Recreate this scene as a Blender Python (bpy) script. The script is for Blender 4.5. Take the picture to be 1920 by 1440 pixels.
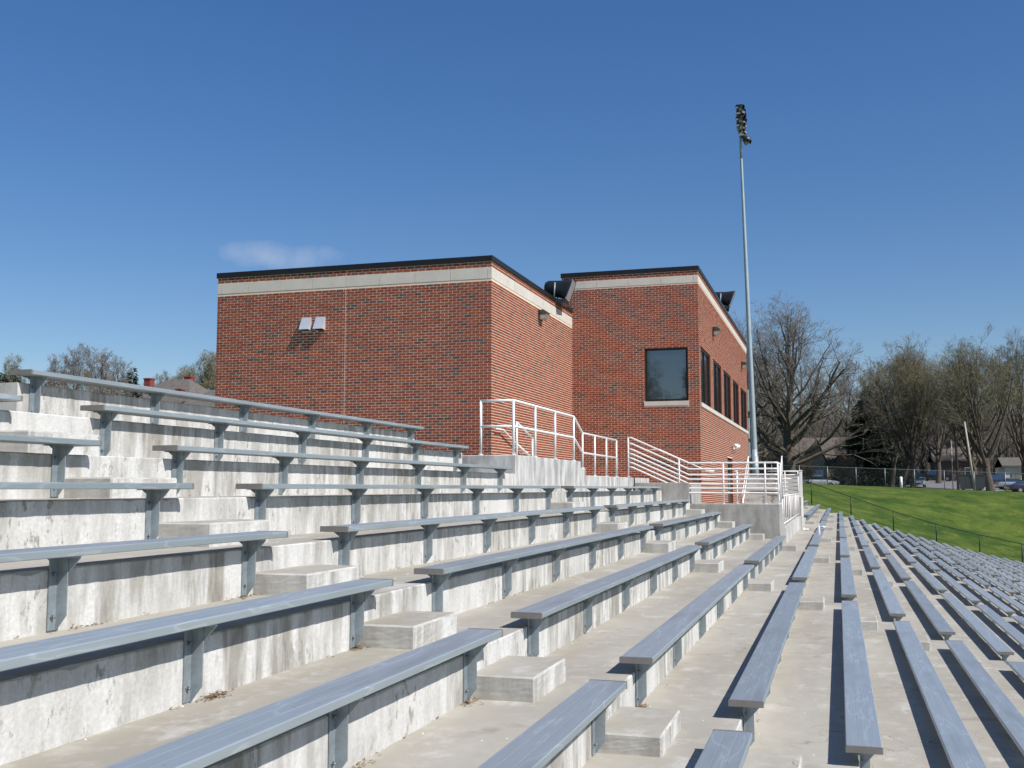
import bpy, bmesh, math, random
import numpy as np
from mathutils import Vector, Matrix

# ------------------------------------------------------------------ clear
for o in list(bpy.data.objects):
    bpy.data.objects.remove(o, do_unlink=True)
SC = bpy.context.scene
COL = SC.collection
random.seed(7)
R_ = math.radians

# ------------------------------------------------------------------ camera
PITCH, YAW = 0.0966, 0.2943
cam_d = bpy.data.cameras.new('camera')
cam_d.sensor_width = 36.0
cam_d.lens = 2008.9 / 1920.0 * 36.0
cam_d.clip_start = 0.1
cam_d.clip_end = 3000
cam = bpy.data.objects.new('camera', cam_d)
cam.location = (0, 0, 0)
cam.rotation_euler = (math.pi / 2 + PITCH, 0, YAW)
COL.objects.link(cam)
SC.camera = cam

# ------------------------------------------------------------------ sky, sun, exposure
SUN = Vector((0.91, -0.36, 1.0)).normalized()
world = bpy.data.worlds.new('World')
SC.world = world
world.use_nodes = True
nt = world.node_tree
nt.nodes.clear()
w_out = nt.nodes.new('ShaderNodeOutputWorld')
w_bg = nt.nodes.new('ShaderNodeBackground')
w_sky = nt.nodes.new('ShaderNodeTexSky')
w_sky.sky_type = 'NISHITA'
w_sky.sun_disc = False
w_sky.sun_elevation = math.asin(SUN.z)
w_sky.sun_rotation = math.atan2(SUN.x, SUN.y)
w_sky.altitude = 300
w_sky.air_density = 1.0
w_sky.dust_density = 0.25
w_sky.ozone_density = 3.0
w_bg.inputs['Strength'].default_value = 0.126
# one faint wisp of cloud, fixed to a direction of the sky
w_tc = nt.nodes.new('ShaderNodeTexCoord')
def wdir(u, v):
    x = (u - 960) / 2008.9; y = (720 - v) / 2008.9
    cp, sp, cy, sy = math.cos(PITCH), math.sin(PITCH), math.cos(YAW), math.sin(YAW)
    fw = cp - y * sp; up = sp + y * cp
    return Vector((x * cy - fw * sy, x * sy + fw * cy, up)).normalized()
cdir = wdir(528, 480)
cright = Vector((0, 0, 1)).cross(cdir).normalized() * -1
cup = cright.cross(cdir).normalized()
if cup.z < 0:
    cup = -cup
def wmath(op, a=None, b=None, va=None, vb=None):
    n = nt.nodes.new('ShaderNodeMath'); n.operation = op
    if a is not None: nt.links.new(a, n.inputs[0])
    if b is not None: nt.links.new(b, n.inputs[1])
    if va is not None: n.inputs[0].default_value = va
    if vb is not None: n.inputs[1].default_value = vb
    return n.outputs[0]
def wdot(vec):
    n = nt.nodes.new('ShaderNodeVectorMath'); n.operation = 'DOT_PRODUCT'
    nt.links.new(w_tc.outputs['Generated'], n.inputs[0]); n.inputs[1].default_value = vec
    return n.outputs['Value']
w_ns = nt.nodes.new('ShaderNodeTexNoise'); w_ns.inputs['Scale'].default_value = 26; w_ns.inputs['Detail'].default_value = 6; w_ns.inputs['Roughness'].default_value = .62
nt.links.new(w_tc.outputs['Generated'], w_ns.inputs['Vector'])
ex = wmath('POWER', wmath('DIVIDE', wdot(cright), None, None, 0.048), None, None, 2.0)
eyq = wmath('POWER', wmath('DIVIDE', wdot(cup), None, None, 0.0125), None, None, 2.0)
rad = wmath('ADD', ex, eyq)
fall = wmath('SUBTRACT', None, rad, 1.15)
fall2 = wmath('ADD', fall, wmath('MULTIPLY', wmath('SUBTRACT', w_ns.outputs['Fac'], None, None, .5), None, None, 3.4))
w_cl = nt.nodes.new('ShaderNodeClamp'); nt.links.new(wmath('MULTIPLY', fall2, None, None, 0.20), w_cl.inputs[0]); w_cl.inputs[2].default_value = .30
front = wmath('GREATER_THAN', wdot(cdir), None, None, 0.9)
w_hsv = nt.nodes.new('ShaderNodeHueSaturation'); w_hsv.inputs['Hue'].default_value = .511; w_hsv.inputs['Saturation'].default_value = 1.42; w_hsv.inputs['Value'].default_value = 1.0
w_gm = nt.nodes.new('ShaderNodeGamma'); w_gm.inputs['Gamma'].default_value = .80
nt.links.new(w_sky.outputs[0], w_gm.inputs['Color'])
nt.links.new(w_gm.outputs[0], w_hsv.inputs['Color'])
w_mix = nt.nodes.new('ShaderNodeMix'); w_mix.data_type = 'RGBA'
nt.links.new(wmath('MULTIPLY', w_cl.outputs[0], front), w_mix.inputs[0])
nt.links.new(w_hsv.outputs[0], w_mix.inputs[6])
w_mix.inputs[7].default_value = (4.6, 4.8, 5.3, 1)
nt.links.new(w_mix.outputs[2], w_bg.inputs['Color'])
nt.links.new(w_bg.outputs[0], w_out.inputs[0])

sun_d = bpy.data.lights.new('sun', 'SUN')
sun_d.energy = 4.9
sun_d.angle = R_(0.53)
sun_d.color = (1.0, 0.968, 0.92)
sun = bpy.data.objects.new('sun', sun_d)
sun.rotation_euler = SUN.to_track_quat('Z', 'Y').to_euler()
sun.location = SUN * 60
COL.objects.link(sun)

SC.view_settings.view_transform = 'Standard'
SC.view_settings.look = 'None'
SC.view_settings.exposure = 0.21
SC.view_settings.gamma = 1.0

# ------------------------------------------------------------------ materials
def new_mat(name):
    m = bpy.data.materials.new(name); m.use_nodes = True
    n = m.node_tree; b = n.nodes['Principled BSDF']
    return m, n, b
def setp(b, **k):
    for kk, v in k.items():
        b.inputs[kk.replace('_', ' ')].default_value = v
def plain(name, col, rough=.6, metal=0.0, var=.12, scale=6.0, bump=0.0, bscale=60, spec=None):
    """principled with gentle procedural colour variation and optional fine relief"""
    m, n, b = new_mat(name)
    setp(b, Roughness=rough, Metallic=metal)
    if spec is not None: b.inputs['Specular IOR Level'].default_value = spec
    tc = n.nodes.new('ShaderNodeTexCoord')
    ns = n.nodes.new('ShaderNodeTexNoise'); ns.inputs['Scale'].default_value = scale; ns.inputs['Detail'].default_value = 5
    n.links.new(tc.outputs['Object'], ns.inputs['Vector'])
    mp = n.nodes.new('ShaderNodeMapRange'); mp.inputs['From Min'].default_value = .3; mp.inputs['From Max'].default_value = .7
    mp.inputs['To Min'].default_value = 1 - var; mp.inputs['To Max'].default_value = 1 + var
    n.links.new(ns.outputs['Fac'], mp.inputs['Value'])
    mx = n.nodes.new('ShaderNodeMix'); mx.data_type = 'RGBA'; mx.blend_type = 'MULTIPLY'; mx.inputs[0].default_value = 1
    mx.inputs[6].default_value = (*col, 1)
    n.links.new(mp.outputs[0], mx.inputs[7])
    n.links.new(mx.outputs[2], b.inputs['Base Color'])
    if bump > 0:
        nb = n.nodes.new('ShaderNodeTexNoise'); nb.inputs['Scale'].default_value = bscale; nb.inputs['Detail'].default_value = 4
        n.links.new(tc.outputs['Object'], nb.inputs['Vector'])
        bp = n.nodes.new('ShaderNodeBump'); bp.inputs['Strength'].default_value = bump; bp.inputs['Distance'].default_value = .01
        n.links.new(nb.outputs['Fac'], bp.inputs['Height']); n.links.new(bp.outputs[0], b.inputs['Normal'])
    return m
def noise(n, tc, scale, detail=4, rough=.55, mapping=None, out='Object'):
    ns = n.nodes.new('ShaderNodeTexNoise'); ns.inputs['Scale'].default_value = scale
    ns.inputs['Detail'].default_value = detail; ns.inputs['Roughness'].default_value = rough
    if mapping:
        mp = n.nodes.new('ShaderNodeMapping'); mp.inputs['Scale'].default_value = mapping
        n.links.new(tc.outputs[out], mp.inputs['Vector']); n.links.new(mp.outputs[0], ns.inputs['Vector'])
    else:
        n.links.new(tc.outputs[out], ns.inputs['Vector'])
    return ns.outputs['Fac']
def ramp(n, fac, stops):
    r = n.nodes.new('ShaderNodeValToRGB')
    els = r.color_ramp.elements
    while len(els) < len(stops): els.new(.5)
    for e, (p, c) in zip(els, stops):
        e.position = p; e.color = c if len(c) == 4 else (*c, 1)
    n.links.new(fac, r.inputs['Fac'])
    return r.outputs['Color']
def mixc(n, fac, a, b, mode='MIX'):
    mx = n.nodes.new('ShaderNodeMix'); mx.data_type = 'RGBA'; mx.blend_type = mode
    if isinstance(fac, (int, float)): mx.inputs[0].default_value = fac
    else: n.links.new(fac, mx.inputs[0])
    for i, v in ((6, a), (7, b)):
        if isinstance(v, tuple): mx.inputs[i].default_value = (*v[:3], 1)
        else: n.links.new(v, mx.inputs[i])
    return mx.outputs[2]
def bumpn(n, b, heights):
    prev = None
    for h, st, dist in heights:
        bp = n.nodes.new('ShaderNodeBump'); bp.inputs['Strength'].default_value = st; bp.inputs['Distance'].default_value = dist
        n.links.new(h, bp.inputs['Height'])
        if prev is not None: n.links.new(prev, bp.inputs['Normal'])
        prev = bp.outputs[0]
    n.links.new(prev, b.inputs['Normal'])

def mat_riser():
    m, n, b = new_mat('whitewashed_concrete'); setp(b, Roughness=.85)
    b.inputs['Specular IOR Level'].default_value = .25
    tc = n.nodes.new('ShaderNodeTexCoord')
    big = noise(n, tc, .55, 4, .6)
    streak = noise(n, tc, 1.0, 5, .65, (1.0, 5.5, .9))
    fine = noise(n, tc, 14, 6, .7, (1, 1, .55))
    speck = noise(n, tc, 45, 3, .6)
    white = mixc(n, ramp(n, speck, [(.35, (0, 0, 0)), (.75, (1, 1, 1))]), (.55, .54, .515), (.67, .66, .63))
    dirty = mixc(n, ramp(n, fine, [(.3, (0, 0, 0)), (.7, (1, 1, 1))]), (.21, .195, .165), (.37, .35, .31))
    st = ramp(n, streak, [(.40, (0, 0, 0)), (.58, (1, 1, 1))])
    bg = ramp(n, big, [(.36, (.10, .10, .10)), (.58, (1, 1, 1))])
    k = mixc(n, 1.0, st, bg, 'MULTIPLY')
    c1 = mixc(n, k, white, dirty)
    chips = ramp(n, fine, [(.55, (0, 0, 0)), (.61, (1, 1, 1))])
    ch2 = mixc(n, 1.0, chips, ramp(n, noise(n, tc, 1.4, 4), [(.44, (0, 0, 0)), (.56, (1, 1, 1))]), 'MULTIPLY')
    c2 = mixc(n, ch2, c1, (.30, .285, .255))
    n.links.new(c2, b.inputs['Base Color'])
    bumpn(n, b, [(noise(n, tc, 9, 5, .6), .35, .02), (speck, .35, .006)])
    return m
def mat_tread():
    m, n, b = new_mat('weathered_beige_concrete'); setp(b, Roughness=.9)
    b.inputs['Specular IOR Level'].default_value = .2
    tc = n.nodes.new('ShaderNodeTexCoord')
    big = noise(n, tc, .8, 5, .6, (1.6, .5, 1))
    mid = noise(n, tc, 5, 5, .65)
    sand = noise(n, tc, 120, 3, .6)
    c = mixc(n, ramp(n, big, [(.35, (0, 0, 0)), (.68, (1, 1, 1))]), (.325, .298, .25), (.415, .388, .335))
    c = mixc(n, ramp(n, mid, [(.52, (0, 0, 0)), (.74, (.7, .7, .7))]), c, (.46, .435, .385))
    c = mixc(n, ramp(n, sand, [(.62, (0, 0, 0)), (.80, (.6, .6, .6))]), c, (.20, .18, .15))
    vo = n.nodes.new('ShaderNodeTexVoronoi'); vo.feature = 'DISTANCE_TO_EDGE'; vo.inputs['Scale'].default_value = .42
    wv = n.nodes.new('ShaderNodeVectorMath'); wv.operation = 'ADD'
    wn = n.nodes.new('ShaderNodeTexNoise'); wn.inputs['Scale'].default_value = 2.2; wn.inputs['Detail'].default_value = 5; n.links.new(tc.outputs['Object'], wn.inputs['Vector'])
    n.links.new(tc.outputs['Object'], wv.inputs[0]); n.links.new(wn.outputs['Color'], wv.inputs[1]); n.links.new(wv.outputs[0], vo.inputs['Vector'])
    crack = ramp(n, vo.outputs['Distance'], [(.0, (.75, .75, .75)), (.0035, (0, 0, 0))])
    crack = mixc(n, 1.0, crack, ramp(n, noise(n, tc, .35, 2), [(.45, (0, 0, 0)), (.55, (1, 1, 1))]), 'MULTIPLY')
    c = mixc(n, crack, c, (.15, .13, .11))
    pale = ramp(n, noise(n, tc, 2.1, 6, .7, (1, .6, 1)), [(.57, (0, 0, 0)), (.66, (.65, .65, .65))])
    c = mixc(n, pale, c, (.52, .50, .46))
    stain = ramp(n, noise(n, tc, 1.3, 4, .55), [(.66, (0, 0, 0)), (.73, (.55, .55, .55))])
    c = mixc(n, stain, c, (.23, .195, .15))
    n.links.new(c, b.inputs['Base Color'])
    bumpn(n, b, [(mid, .25, .01), (sand, .3, .004)])
    return m
def mat_greycon(name='grey_concrete', lo=(.25, .24, .215), hi=(.40, .385, .35), streaky=True):
    m, n, b = new_mat(name); setp(b, Roughness=.88)
    b.inputs['Specular IOR Level'].default_value = .25
    tc = n.nodes.new('ShaderNodeTexCoord')
    s = noise(n, tc, 1.6, 5, .65, (2.5, 2.5, .8) if streaky else None)
    f = noise(n, tc, 38, 5, .7)
    c = mixc(n, ramp(n, s, [(.36, (0, 0, 0)), (.64, (1, 1, 1))]), lo, hi)
    c = mixc(n, ramp(n, f, [(.58, (0, 0, 0)), (.75, (.5, .5, .5))]), c, tuple(v * .6 for v in lo))
    n.links.new(c, b.inputs['Base Color'])
    bumpn(n, b, [(f, .35, .006)])
    return m
def mat_alu():
    m, n, b = new_mat('weathered_aluminium'); setp(b, Metallic=.55, Roughness=.46)
    tc = n.nodes.new('ShaderNodeTexCoord')
    s = noise(n, tc, 5, 4, .6, (5, .12, 5))
    f = noise(n, tc, 2.3, 5, .6, (3, 1, 1))
    c = mixc(n, ramp(n, s, [(.3, (0, 0, 0)), (.7, (1, 1, 1))]), (.395, .445, .465), (.45, .495, .515))
    c = mixc(n, ramp(n, f, [(.55, (0, 0, 0)), (.8, (.6, .6, .6))]), c, (.33, .355, .36))
    info = n.nodes.new('ShaderNodeObjectInfo')
    off = n.nodes.new('ShaderNodeVectorMath'); off.operation = 'MULTIPLY_ADD'
    n.links.new(info.outputs['Random'], off.inputs[0]); off.inputs[1].default_value = (37, 53, 11); n.links.new(tc.outputs['Object'], off.inputs[2])
    mpp = n.nodes.new('ShaderNodeMapping'); mpp.inputs['Scale'].default_value = (5, .7, 5); n.links.new(off.outputs[0], mpp.inputs['Vector'])
    wm = n.nodes.new('ShaderNodeTexNoise'); wm.inputs['Scale'].default_value = 1.0; wm.inputs['Detail'].default_value = 3; n.links.new(mpp.outputs[0], wm.inputs['Vector'])
    c = mixc(n, ramp(n, wm.outputs['Fac'], [(.485, (0, 0, 0)), (.50, (.5, .5, .5)), (.515, (0, 0, 0))]), c, (.62, .66, .68))
    c = mixc(n, ramp(n, wm.outputs['Fac'], [(.56, (0, 0, 0)), (.72, (.55, .55, .55))]), c, (.31, .33, .335))
    sp2 = n.nodes.new('ShaderNodeTexNoise'); sp2.inputs['Scale'].default_value = 22; sp2.inputs['Detail'].default_value = 2; n.links.new(off.outputs[0], sp2.inputs['Vector'])
    c = mixc(n, ramp(n, sp2.outputs['Fac'], [(.73, (0, 0, 0)), (.77, (.7, .7, .7))]), c, (.26, .26, .25))
    mr = n.nodes.new('ShaderNodeMapRange'); mr.inputs['To Min'].default_value = .88; mr.inputs['To Max'].default_value = 1.08
    n.links.new(info.outputs['Random'], mr.inputs['Value'])
    c = mixc(n, 1.0, c, mr.outputs[0], 'MULTIPLY')
    n.links.new(c, b.inputs['Base Color'])
    rr = n.nodes.new('ShaderNodeMapRange'); rr.inputs['To Min'].default_value = .36; rr.inputs['To Max'].default_value = .58
    n.links.new(f, rr.inputs['Value']); n.links.new(rr.outputs[0], b.inputs['Roughness'])
    bumpn(n, b, [(s, .05, .002)])
    return m
def mat_grass():
    m, n, b = new_mat('lawn_grass'); setp(b, Roughness=.95)
    b.inputs['Specular IOR Level'].default_value = .15
    tc = n.nodes.new('ShaderNodeTexCoord')
    big = noise(n, tc, .16, 5, .6, (1, 2.2, 1))
    mid = noise(n, tc, .55, 7, .68, (.8, 1.5, 1))
    fine = noise(n, tc, 4.5, 6, .75)
    c = mixc(n, ramp(n, big, [(.38, (0, 0, 0)), (.62, (1, 1, 1))]), (.040, .084, .014), (.100, .142, .024))
    c = mixc(n, ramp(n, mid, [(.50, (0, 0, 0)), (.64, (.8, .8, .8))]), c, (.150, .172, .036))
    c = mixc(n, ramp(n, mid, [(.32, (.9, .9, .9)), (.46, (0, 0, 0))]), c, (.026, .054, .010))
    c = mixc(n, ramp(n, fine, [(.35, (.55, .55, .55)), (.6, (1, 1, 1))]), (.03, .05, .01), c)
    n.links.new(c, b.inputs['Base Color'])
    bumpn(n, b, [(mid, .5, .25), (fine, .9, .06)])
    return m
def mat_brick(name, col, var=.16):
    m, n, b = new_mat(name); setp(b, Roughness=.82)
    b.inputs['Specular IOR Level'].default_value = .25
    tc = n.nodes.new('ShaderNodeTexCoord')
    cell = noise(n, tc, 7, 2, .5, (1, 1, 2.6))
    fine = noise(n, tc, 70, 4, .7)
    mr = n.nodes.new('ShaderNodeMapRange'); mr.inputs['From Min'].default_value = .3; mr.inputs['From Max'].default_value = .7
    mr.inputs['To Min'].default_value = 1 - var; mr.inputs['To Max'].default_value = 1 + var
    n.links.new(cell, mr.inputs['Value'])
    c = mixc(n, 1.0, col, mr.outputs[0], 'MULTIPLY')
    c = mixc(n, ramp(n, fine, [(.55, (0, 0, 0)), (.75, (.5, .5, .5))]), c, tuple(v * .55 for v in col))
    n.links.new(c, b.inputs['Base Color'])
    bumpn(n, b, [(fine, .4, .004)])
    return m
def mat_glass(name, col=(.016, .024, .028), rough=.02):
    m, n, b = new_mat(name)
    setp(b, Roughness=rough); b.inputs['Base Color'].default_value = (*col, 1)
    b.inputs['IOR'].default_value = 2.7
    tc = n.nodes.new('ShaderNodeTexCoord')
    w = noise(n, tc, 1.3, 2, .5)
    bumpn(n, b, [(w, .05, .03)])
    return m

M = {}
M['riser'] = mat_riser()
M['tread'] = mat_tread()
M['block'] = mat_greycon('step_block_concrete', (.36, .345, .31), (.52, .505, .465))
M['wallcon'] = mat_greycon('landing_wall_concrete', (.27, .26, .24), (.42, .41, .38))
M['upcon'] = mat_greycon('streaked_landing_concrete', (.30, .295, .28), (.60, .595, .57))
M['landcon'] = mat_greycon('landing_top_concrete', (.36, .345, .32), (.47, .45, .42), False)
M['alu'] = mat_alu()
M['cap'] = plain('end_cap_grey', (.20, .185, .17), .6, .1, .1, 12)
M['galv'] = plain('galvanised_steel', (.28, .325, .35), .5, .35, .16, 18, .1, 120)
M['bolt'] = plain('bolt_steel', (.25, .26, .27), .45, .8, .2, 40)
M['white'] = plain('white_rail_paint', (.80, .79, .76), .42, 0, .05, 5)
M['grass'] = mat_grass()
M['mortar'] = plain('mortar', (.72, .59, .455), .92, 0, .08, 9, .2, 90)
BRICKS = [mat_brick('brick_red_%d' % i, c) for i, c in enumerate([
    (.250, .060, .029), (.278, .068, .032), (.222, .051, .026), (.262, .076, .038), (.210, .053, .030), (.292, .072, .031)])]
BRICKS += [mat_brick('brick_dark_0', (.080, .060, .050)), mat_brick('brick_dark_1', (.105, .076, .062))]
M['stone'] = plain('limestone', (.56, .52, .45), .8, 0, .07, 3, .15, 60)
M['coping'] = plain('dark_bronze_metal', (.018, .016, .015), .42, .3, .15, 3)
M['frame'] = plain('black_window_frame', (.014, .013, .012), .4, .2, .1, 5)
M['glass'] = mat_glass('window_glass')
M['black'] = plain('black_plastic', (.014, .016, .018), .5, 0, .15, 8)
M['grille'] = plain('grey_grille', (.30, .30, .30), .7, .2, .1, 60)
M['bronze'] = plain('bronze_lamp_metal', (.075, .062, .05), .5, .3, .1, 9)
M['lens'] = plain('lamp_glass', (.36, .34, .31), .25, 0, .2, 30)
M['polegal'] = plain('galvanised_pole', (.36, .42, .44), .5, .35, .08, 2)
M['hood'] = plain('bright_sheet_metal', (.72, .74, .76), .35, .5, .06, 5)
M['bark'] = plain('bark', (.085, .068, .052), .95, 0, .35, 3, .6, 18)
M['twig'] = plain('twigs', (.185, .157, .128), .95, 0, .25, 1.5)
M['twig2'] = plain('budding_twigs', (.190, .168, .115), .95, 0, .25, 1.5)
M['bud'] = plain('spring_buds', (.210, .190, .080), .9, 0, .3, 1.2)
M['bud2'] = plain('brown_buds', (.16, .115, .075), .9, 0, .3, 1.2)
M['needle'] = plain('conifer_needles', (.022, .038, .016), .9, 0, .4, 1.0)
M['asphalt'] = plain('asphalt', (.17, .16, .155), .92, 0, .18, .6, .2, 40)
M['path'] = plain('pale_concrete_path', (.34, .32, .29), .9, 0, .1, 1.5)
M['fenceblk'] = plain('black_fence_metal', (.012, .013, .012), .45, .3, .1, 4)
M['fencegal'] = plain('grey_fence_metal', (.26, .27, .27), .5, .6, .12, 6)
M['roof'] = plain('brown_shingles', (.12, .098, .082), .92, 0, .25, 2.5, .3, 14)
M['roof2'] = plain('grey_shingles', (.125, .110, .095), .92, 0, .2, 2.5, .3, 14)
M['redbrick'] = plain('chimney_brick', (.23, .05, .04), .85, 0, .2, 9, .2, 30)
M['tan'] = plain('tan_stone_wall', (.36, .30, .20), .88, 0, .35, 3.0, .4, 9)
M['siding'] = plain('pale_siding', (.58, .57, .55), .7, 0, .08, 2)
M['brownwall'] = plain('brown_wall', (.10, .065, .05), .85, 0, .2, 3)
M['housewhite'] = plain('white_trim', (.72, .71, .69), .6, 0, .05, 3)
M['wood'] = plain('grey_wood', (.19, .165, .135), .9, 0, .2, 4)
M['woodpale'] = plain('pale_wood_pole', (.42, .37, .30), .85, 0, .15, 2)
M['tyre'] = plain('tyre_rubber', (.012, .012, .012), .85, 0, .1, 8)
M['rim'] = plain('wheel_rim', (.42, .42, .43), .35, .7, .08, 8)
M['litter'] = plain('dry_leaves', (.20, .125, .06), .9, 0, .45, 14)
M['crumb'] = plain('pale_crumbs', (.70, .66, .58), .85, 0, .12, 14)
M['leaf_y'] = plain('yellow_leaf', (.62, .30, .03), .7, 0, .15, 30)
M['paper'] = plain('white_paper', (.80, .80, .79), .8, 0, .04, 8)
M['lampred'] = plain('tail_light', (.30, .012, .01), .3)
M['orange'] = plain('orange_plastic', (.62, .16, .03), .6)
def car_paint(name, c, metal=.1):
    m, n, b = new_mat(name); b.inputs['Base Color'].default_value = (*c, 1)
    setp(b, Roughness=.28, Metallic=metal); b.inputs['Coat Weight'].default_value = .6
    return m

# ------------------------------------------------------------------ mesh helpers
def tag(o, label=None, cat=None, group=None, kind=None):
    if label: o['label'] = label
    if cat: o['category'] = cat
    if group: o['group'] = group
    if kind: o['kind'] = kind
    return o
def empty(name, loc=(0, 0, 0), rz=0):
    o = bpy.data.objects.new(name, None); o.empty_display_size = .2
    o.location = loc; o.rotation_euler = (0, 0, rz)
    COL.objects.link(o); return o
def link(name, me, parent=None, loc=None):
    o = bpy.data.objects.new(name, me); COL.objects.link(o)
    if parent is not None: o.parent = parent
    if loc is not None: o.location = loc
    return o
class MB:
    def __init__(s): s.v = []; s.f = []; s.m = []; s.sm = []
    def add(s, vs, fs, mi=0, smooth=False):
        b = len(s.v); s.v.extend([tuple(p) for p in vs])
        for f in fs:
            s.f.append(tuple(i + b for i in f)); s.m.append(mi); s.sm.append(smooth)
        return s
    def box(s, x0, x1, y0, y1, z0, z1, mi=0, mat=None, six=None):
        vs = [(x0, y0, z0), (x1, y0, z0), (x1, y1, z0), (x0, y1, z0), (x0, y0, z1), (x1, y0, z1), (x1, y1, z1), (x0, y1, z1)]
        if mat is not None: vs = [tuple(mat @ Vector(p)) for p in vs]
        fs = [(0, 3, 2, 1), (4, 5, 6, 7), (0, 1, 5, 4), (1, 2, 6, 5), (2, 3, 7, 6), (3, 0, 4, 7)]  # -z +z -y +x +y -x
        b = len(s.v); s.v.extend(vs)
        for k, f in enumerate(fs):
            s.f.append(tuple(i + b for i in f)); s.m.append(six[k] if six else mi); s.sm.append(False)
        return s
    def bbox(s, x0, x1, y0, y1, z0, z1, c=.01, mi=0, six=None):
        """box with chamfered vertical-section edges on all sides (cheap bevel)"""
        bm = bmesh.new()
        vs = [bm.verts.new(p) for p in [(x0, y0, z0), (x1, y0, z0), (x1, y1, z0), (x0, y1, z0), (x0, y0, z1), (x1, y0, z1), (x1, y1, z1), (x0, y1, z1)]]
        for k, f in enumerate([(0, 3, 2, 1), (4, 5, 6, 7), (0, 1, 5, 4), (1, 2, 6, 5), (2, 3, 7, 6), (3, 0, 4, 7)]):
            fc = bm.faces.new([vs[i] for i in f]); fc.material_index = six[k] if six else mi
        bmesh.ops.bevel(bm, geom=list(bm.edges), offset=c, segments=1, affect='EDGES', profile=.5)
        s.from_bm(bm); return s
    def from_bm(s, bm):
        b = len(s.v); bm.verts.index_update()
        s.v.extend([tuple(v.co) for v in bm.verts])
        for f in bm.faces:
            s.f.append(tuple(v.index + b for v in f.verts)); s.m.append(f.material_index); s.sm.append(False)
        bm.free()
    def tube(s, p0, p1, r0, r1=None, n=8, mi=0, caps=True, smooth=True):
        if r1 is None: r1 = r0
        p0 = Vector(p0); p1 = Vector(p1); d = (p1 - p0)
        if d.length < 1e-6: return s
        d.normalize()
        a = d.orthogonal().normalized(); c = d.cross(a)
        vs = []
        for p, r in ((p0, r0), (p1, r1)):
            for k in range(n):
                t = 2 * math.pi * k / n
                vs.append(p + a * (r * math.cos(t)) + c * (r * math.sin(t)))
        b = len(s.v); s.v.extend([tuple(v) for v in vs])
        for k in range(n):
            s.f.append((b + k, b + (k + 1) % n, b + n + (k + 1) % n, b + n + k)); s.m.append(mi); s.sm.append(smooth)
        if caps:
            s.f.append(tuple(b + k for k in reversed(range(n)))); s.m.append(mi); s.sm.append(False)
            s.f.append(tuple(b + n + k for k in range(n))); s.m.append(mi); s.sm.append(False)
        return s
    def pipe(s, pts, r, n=8, mi=0):
        """tube through points with mitred joints"""
        pts = [Vector(p) for p in pts]
        rings = []
        up = None
        for i, p in enumerate(pts):
            if i == 0: d = (pts[1] - p).normalized(); k = 1
            elif i == len(pts) - 1: d = (p - pts[i - 1]).normalized(); k = 1
            else:
                d0 = (p - pts[i - 1]).normalized(); d1 = (pts[i + 1] - p).normalized(); d = (d0 + d1).normalized()
                k = 1
            if up is None: up = d.orthogonal().normalized()
            a = (up - d * up.dot(d)).normalized(); up = a
            c = d.cross(a)
            rings.append([p + a * (r * math.cos(2 * math.pi * j / n)) + c * (r * math.sin(2 * math.pi * j / n)) for j in range(n)])
        b = len(s.v)
        for rg in rings: s.v.extend([tuple(v) for v in rg])
        for i in range(len(rings) - 1):
            for j in range(n):
                q = b + i * n
                s.f.append((q + j, q + (j + 1) % n, q + n + (j + 1) % n, q + n + j)); s.m.append(mi); s.sm.append(True)
        s.f.append(tuple(b + k for k in reversed(range(n)))); s.m.append(mi); s.sm.append(False)
        e = b + (len(rings) - 1) * n
        s.f.append(tuple(e + k for k in range(n))); s.m.append(mi); s.sm.append(False)
        return s
    def prism(s, poly, axis, a0, a1, mi=0, smooth=False):
        """extrude 2D polygon (list of (p,q)) along axis 'x','y' or 'z' from a0 to a1"""
        def mk(p, q, a):
            return {'x': (a, p, q), 'y': (p, a, q), 'z': (p, q, a)}[axis]
        n = len(poly)
        vs = [mk(p, q, a0) for p, q in poly] + [mk(p, q, a1) for p, q in poly]
        fs = [tuple(range(n)), tuple(reversed(range(n, 2 * n)))] + [(i, i + n, (i + 1) % n + n, (i + 1) % n) for i in range(n)]
        b = len(s.v); s.v.extend(vs)
        for k, f in enumerate(fs):
            s.f.append(tuple(i + b for i in f)); s.m.append(mi); s.sm.append(smooth and k > 1)
        return s
    def mesh(s, name, mats):
        me = bpy.data.meshes.new(name)
        me.from_pydata(s.v, [], s.f)
        for m in (mats if isinstance(mats, (list, tuple)) else [mats]): me.materials.append(m)
        me.polygons.foreach_set('material_index', s.m)
        me.polygons.foreach_set('use_smooth', s.sm)
        bm = bmesh.new(); bm.from_mesh(me)
        bmesh.ops.recalc_face_normals(bm, faces=bm.faces)
        bm.to_mesh(me); bm.free()
        me.update()
        return me
    def build(s, name, mats, parent=None, loc=None):
        return link(name, s.mesh(name, mats), parent, loc)
def raw_mesh(name, v, f, mats, mi=None, smooth=False):
    """fast path for numpy arrays: v (n,3), f (m,k) all same k"""
    me = bpy.data.meshes.new(name)
    v = np.asarray(v, dtype=np.float32); f = np.asarray(f, dtype=np.int32)
    me.vertices.add(len(v)); me.vertices.foreach_set('co', v.ravel())
    k = f.shape[1]
    me.loops.add(f.size); me.loops.foreach_set('vertex_index', f.ravel())
    me.polygons.add(len(f)); me.polygons.foreach_set('loop_start', np.arange(0, f.size, k, dtype=np.int32))
    for m in (mats if isinstance(mats, (list, tuple)) else [mats]): me.materials.append(m)
    if mi is not None: me.polygons.foreach_set('material_index', np.asarray(mi, dtype=np.int32))
    me.polygons.foreach_set('use_smooth', np.full(len(f), bool(smooth)))
    me.update(calc_edges=True); me.validate()
    return me

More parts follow.
